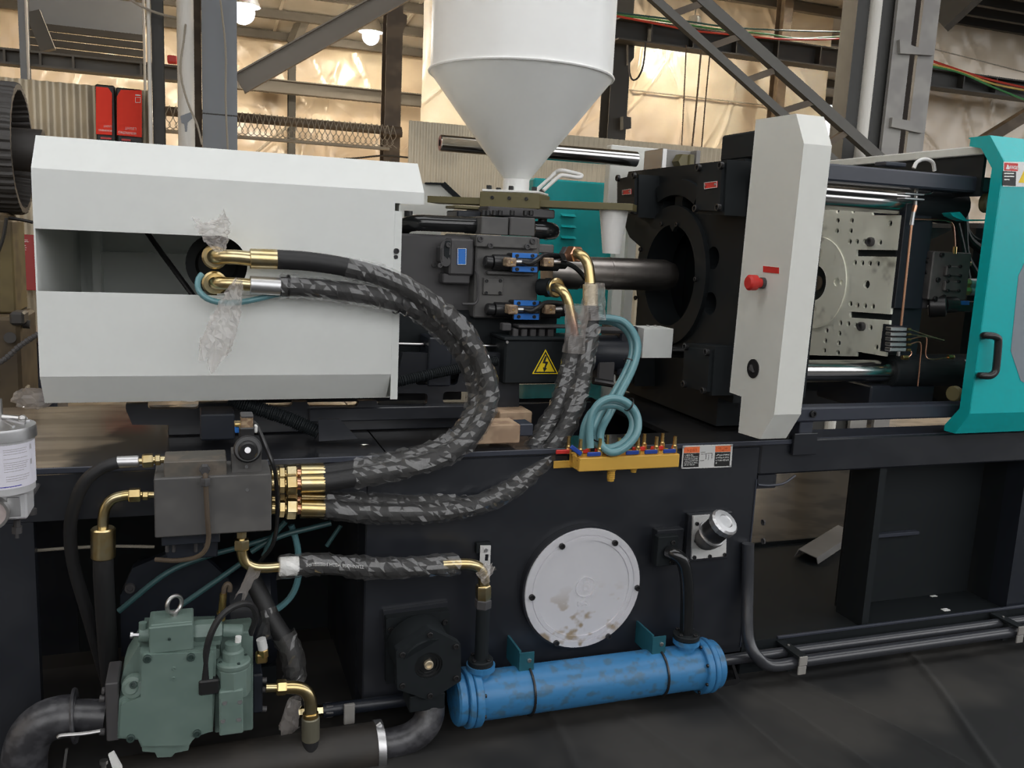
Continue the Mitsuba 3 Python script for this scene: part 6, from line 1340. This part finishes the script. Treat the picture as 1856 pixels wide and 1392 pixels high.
# ------------------------------------------------------------------ old machines behind at the left edge
k = thing('toothed_wheel', 'large dark toothed wheel of an old press at the left edge behind the grey cover', 'wheel')
yw = 1.5; pw = at(64, 273, yw); rw = abs(at(50, 155, yw)[2] - at(50, 391, yw)[2]) / 2
jag_ = lambda t: 1 + .012 * np.sign(np.sin(46 * t))
put('rim', lathe([(rw * .86, -.5), (rw, -.5), (rw, 0), (rw * .985, .012), (rw * .9, .012), (rw * .86, -.04), (rw * .84, -.5), (rw * .86, -.5)], pw - V(.055, 0, 0), V(1, 0, 0), 184, jag=jag_), 'cast_iron', k)
put('web', lathe([(0, -.20), (rw * .845, -.20), (rw * .845, -.10), (0, -.10)], pw - V(.055, 0, 0), V(1, 0, 0), 40), 'rusty_frame', k)
put('hub', rod(pw - V(.2, 0, 0), pw + V(.03, 0, 0), rw * .33, 28), 'cast_iron', k)
for t in range(6): put('spoke', beam(pw + V(-.14, 0, 0) + rw * .3 * V(0, math.cos(t * 1.047), math.sin(t * 1.047)), pw + V(-.14, 0, 0) + rw * .88 * V(0, math.cos(t * 1.047), math.sin(t * 1.047)), .05, .04, (1, 0, 0)), 'cast_edge', k)
k = thing('press_frame', 'rusty brown frame of the old press below the toothed wheel', 'machine frame')
put('post', bx(at(-80, 500, 1.3)[0], at(11, 500, 1.3)[0], 1.3, 1.55, 0, at(0, 385, 1.3)[2], .01), 'rusty_frame', k)
put('post', bx(at(-30, 600, 1.22)[0], at(21, 480, 1.22)[0], 1.26, 1.5, at(0, 570, 1.22)[2], at(0, 440, 1.22)[2] + .08, .006), 'rusty_yellow', k)
pbr('rusty_yellow', None, .7, tex=mottle((.13, .10, .04), (.07, .05, .025), 9))
put('foot', bx(at(-60, 700, 1.15)[0], at(40, 700, 1.15)[0], 1.15, 1.5, 0, at(20, 575, 1.15)[2], .012), 'rusty_frame', k)
put('lug', rod(at(18, 612, 1.12), at(18, 612, 1.2), .02, 16), 'cast_iron', k)
put('knob', cat(rod(at(42, 587, 1.2), at(55, 588, 1.2), .016, 12)), 'cast_iron', k)
put('pivot', fb(16, 566, 44, 590, 1.13, .1, .008), 'cast_iron', k)
put('cap', fb(40, 702, 50, 710, 1.2, .06, .004), 'rope', k)
solo('blue_post', bx(at(17, 480, 2.2)[0], at(29, 480, 2.2)[0], 2.2, 2.26, 0, at(20, 412, 2.2)[2], .004), 'blue_post', 'slim blue-grey post beside the red notice board at the left edge', 'post')
pbr('blue_post', (.035, .06, .08), .5)
k = thing('notice_board', 'red notice board with white lines seen left of the grey cover', 'sign')
yn = 5.9
put('board', fb(20, 424, 90, 527, yn, .03, .004), 'red_sign_dark', k)
put('leg', bx(at(40, 500, yn)[0], at(44, 500, yn)[0], yn + .03, yn + .06, 0, at(40, 430, yn)[2]), 'dark_column', k)
pbr('red_sign_dark', (.30, .03, .03), .5)
for i, (y0, x0, x1) in enumerate(((434, 30, 50), (437, 34, 52), (444, 32, 47), (448, 32, 48), (452, 31, 47), (470, 36, 44), (475, 29, 38), (484, 29, 35))):
    put('lettering', fb(x0, y0, x1, y0 + (1.5 if i < 6 else 4), yn - .004, .004), 'white_paint', k)
solo('steel_bar', cat(bx(at(35, 615, 1.9)[0], at(100, 615, 1.9)[0], 1.9, 2.2, at(50, 622, 1.9)[2], at(50, 604, 1.9)[2], .008)), 'chrome', 'bright steel bar behind the rusty press, left of the grey cover', 'bar')
solo('tool_cabinet', bx(at(33, 640, 1.95)[0], at(100, 640, 1.95)[0], 1.95, 2.3, 0, at(50, 624, 1.95)[2], .01), 'navy_light', 'dark lathe frame under the bright steel bar', 'cabinet')  # base of an old lathe, simplified to a plain box
solo('spiral_conduit', corrugated_tube([at(-20, 668, .6), at(10, 650, .6), at(35, 628, .6), at(62, 610, .6), at(90, 596, .6)], size(5, 30, 630, .6), .012), 'block_grey', 'grey ribbed conduit crossing at the left edge beside the grey cover', 'conduit')
solo('old_cable', hose([at(-5, 462, 1.2), at(6, 430, 1.2), at(12, 395, 1.2)], .006, 8), 'black_steel', 'thin dark cable on the old press', 'cable')
solo('old_cable', hose([at(5, 394, 1.4), at(30, 397, 1.4), at(60, 403, 1.4)], .006, 8), 'black_steel', 'thin dark cable below the toothed wheel', 'cable')
solo('crumpled_plastic', trimesh.Trimesh(*(lambda r_: (np.array(trimesh.creation.icosphere(2, 1).vertices) * [.05, .04, .028] * (1 + .3 * r_.random((162, 1))) + at(60, 722, .6), trimesh.creation.icosphere(2, 1).faces))(np.random.default_rng(8)), process=False), 'film_milky', 'crumpled clear plastic under the left end of the grey cover', 'plastic film', None, False)
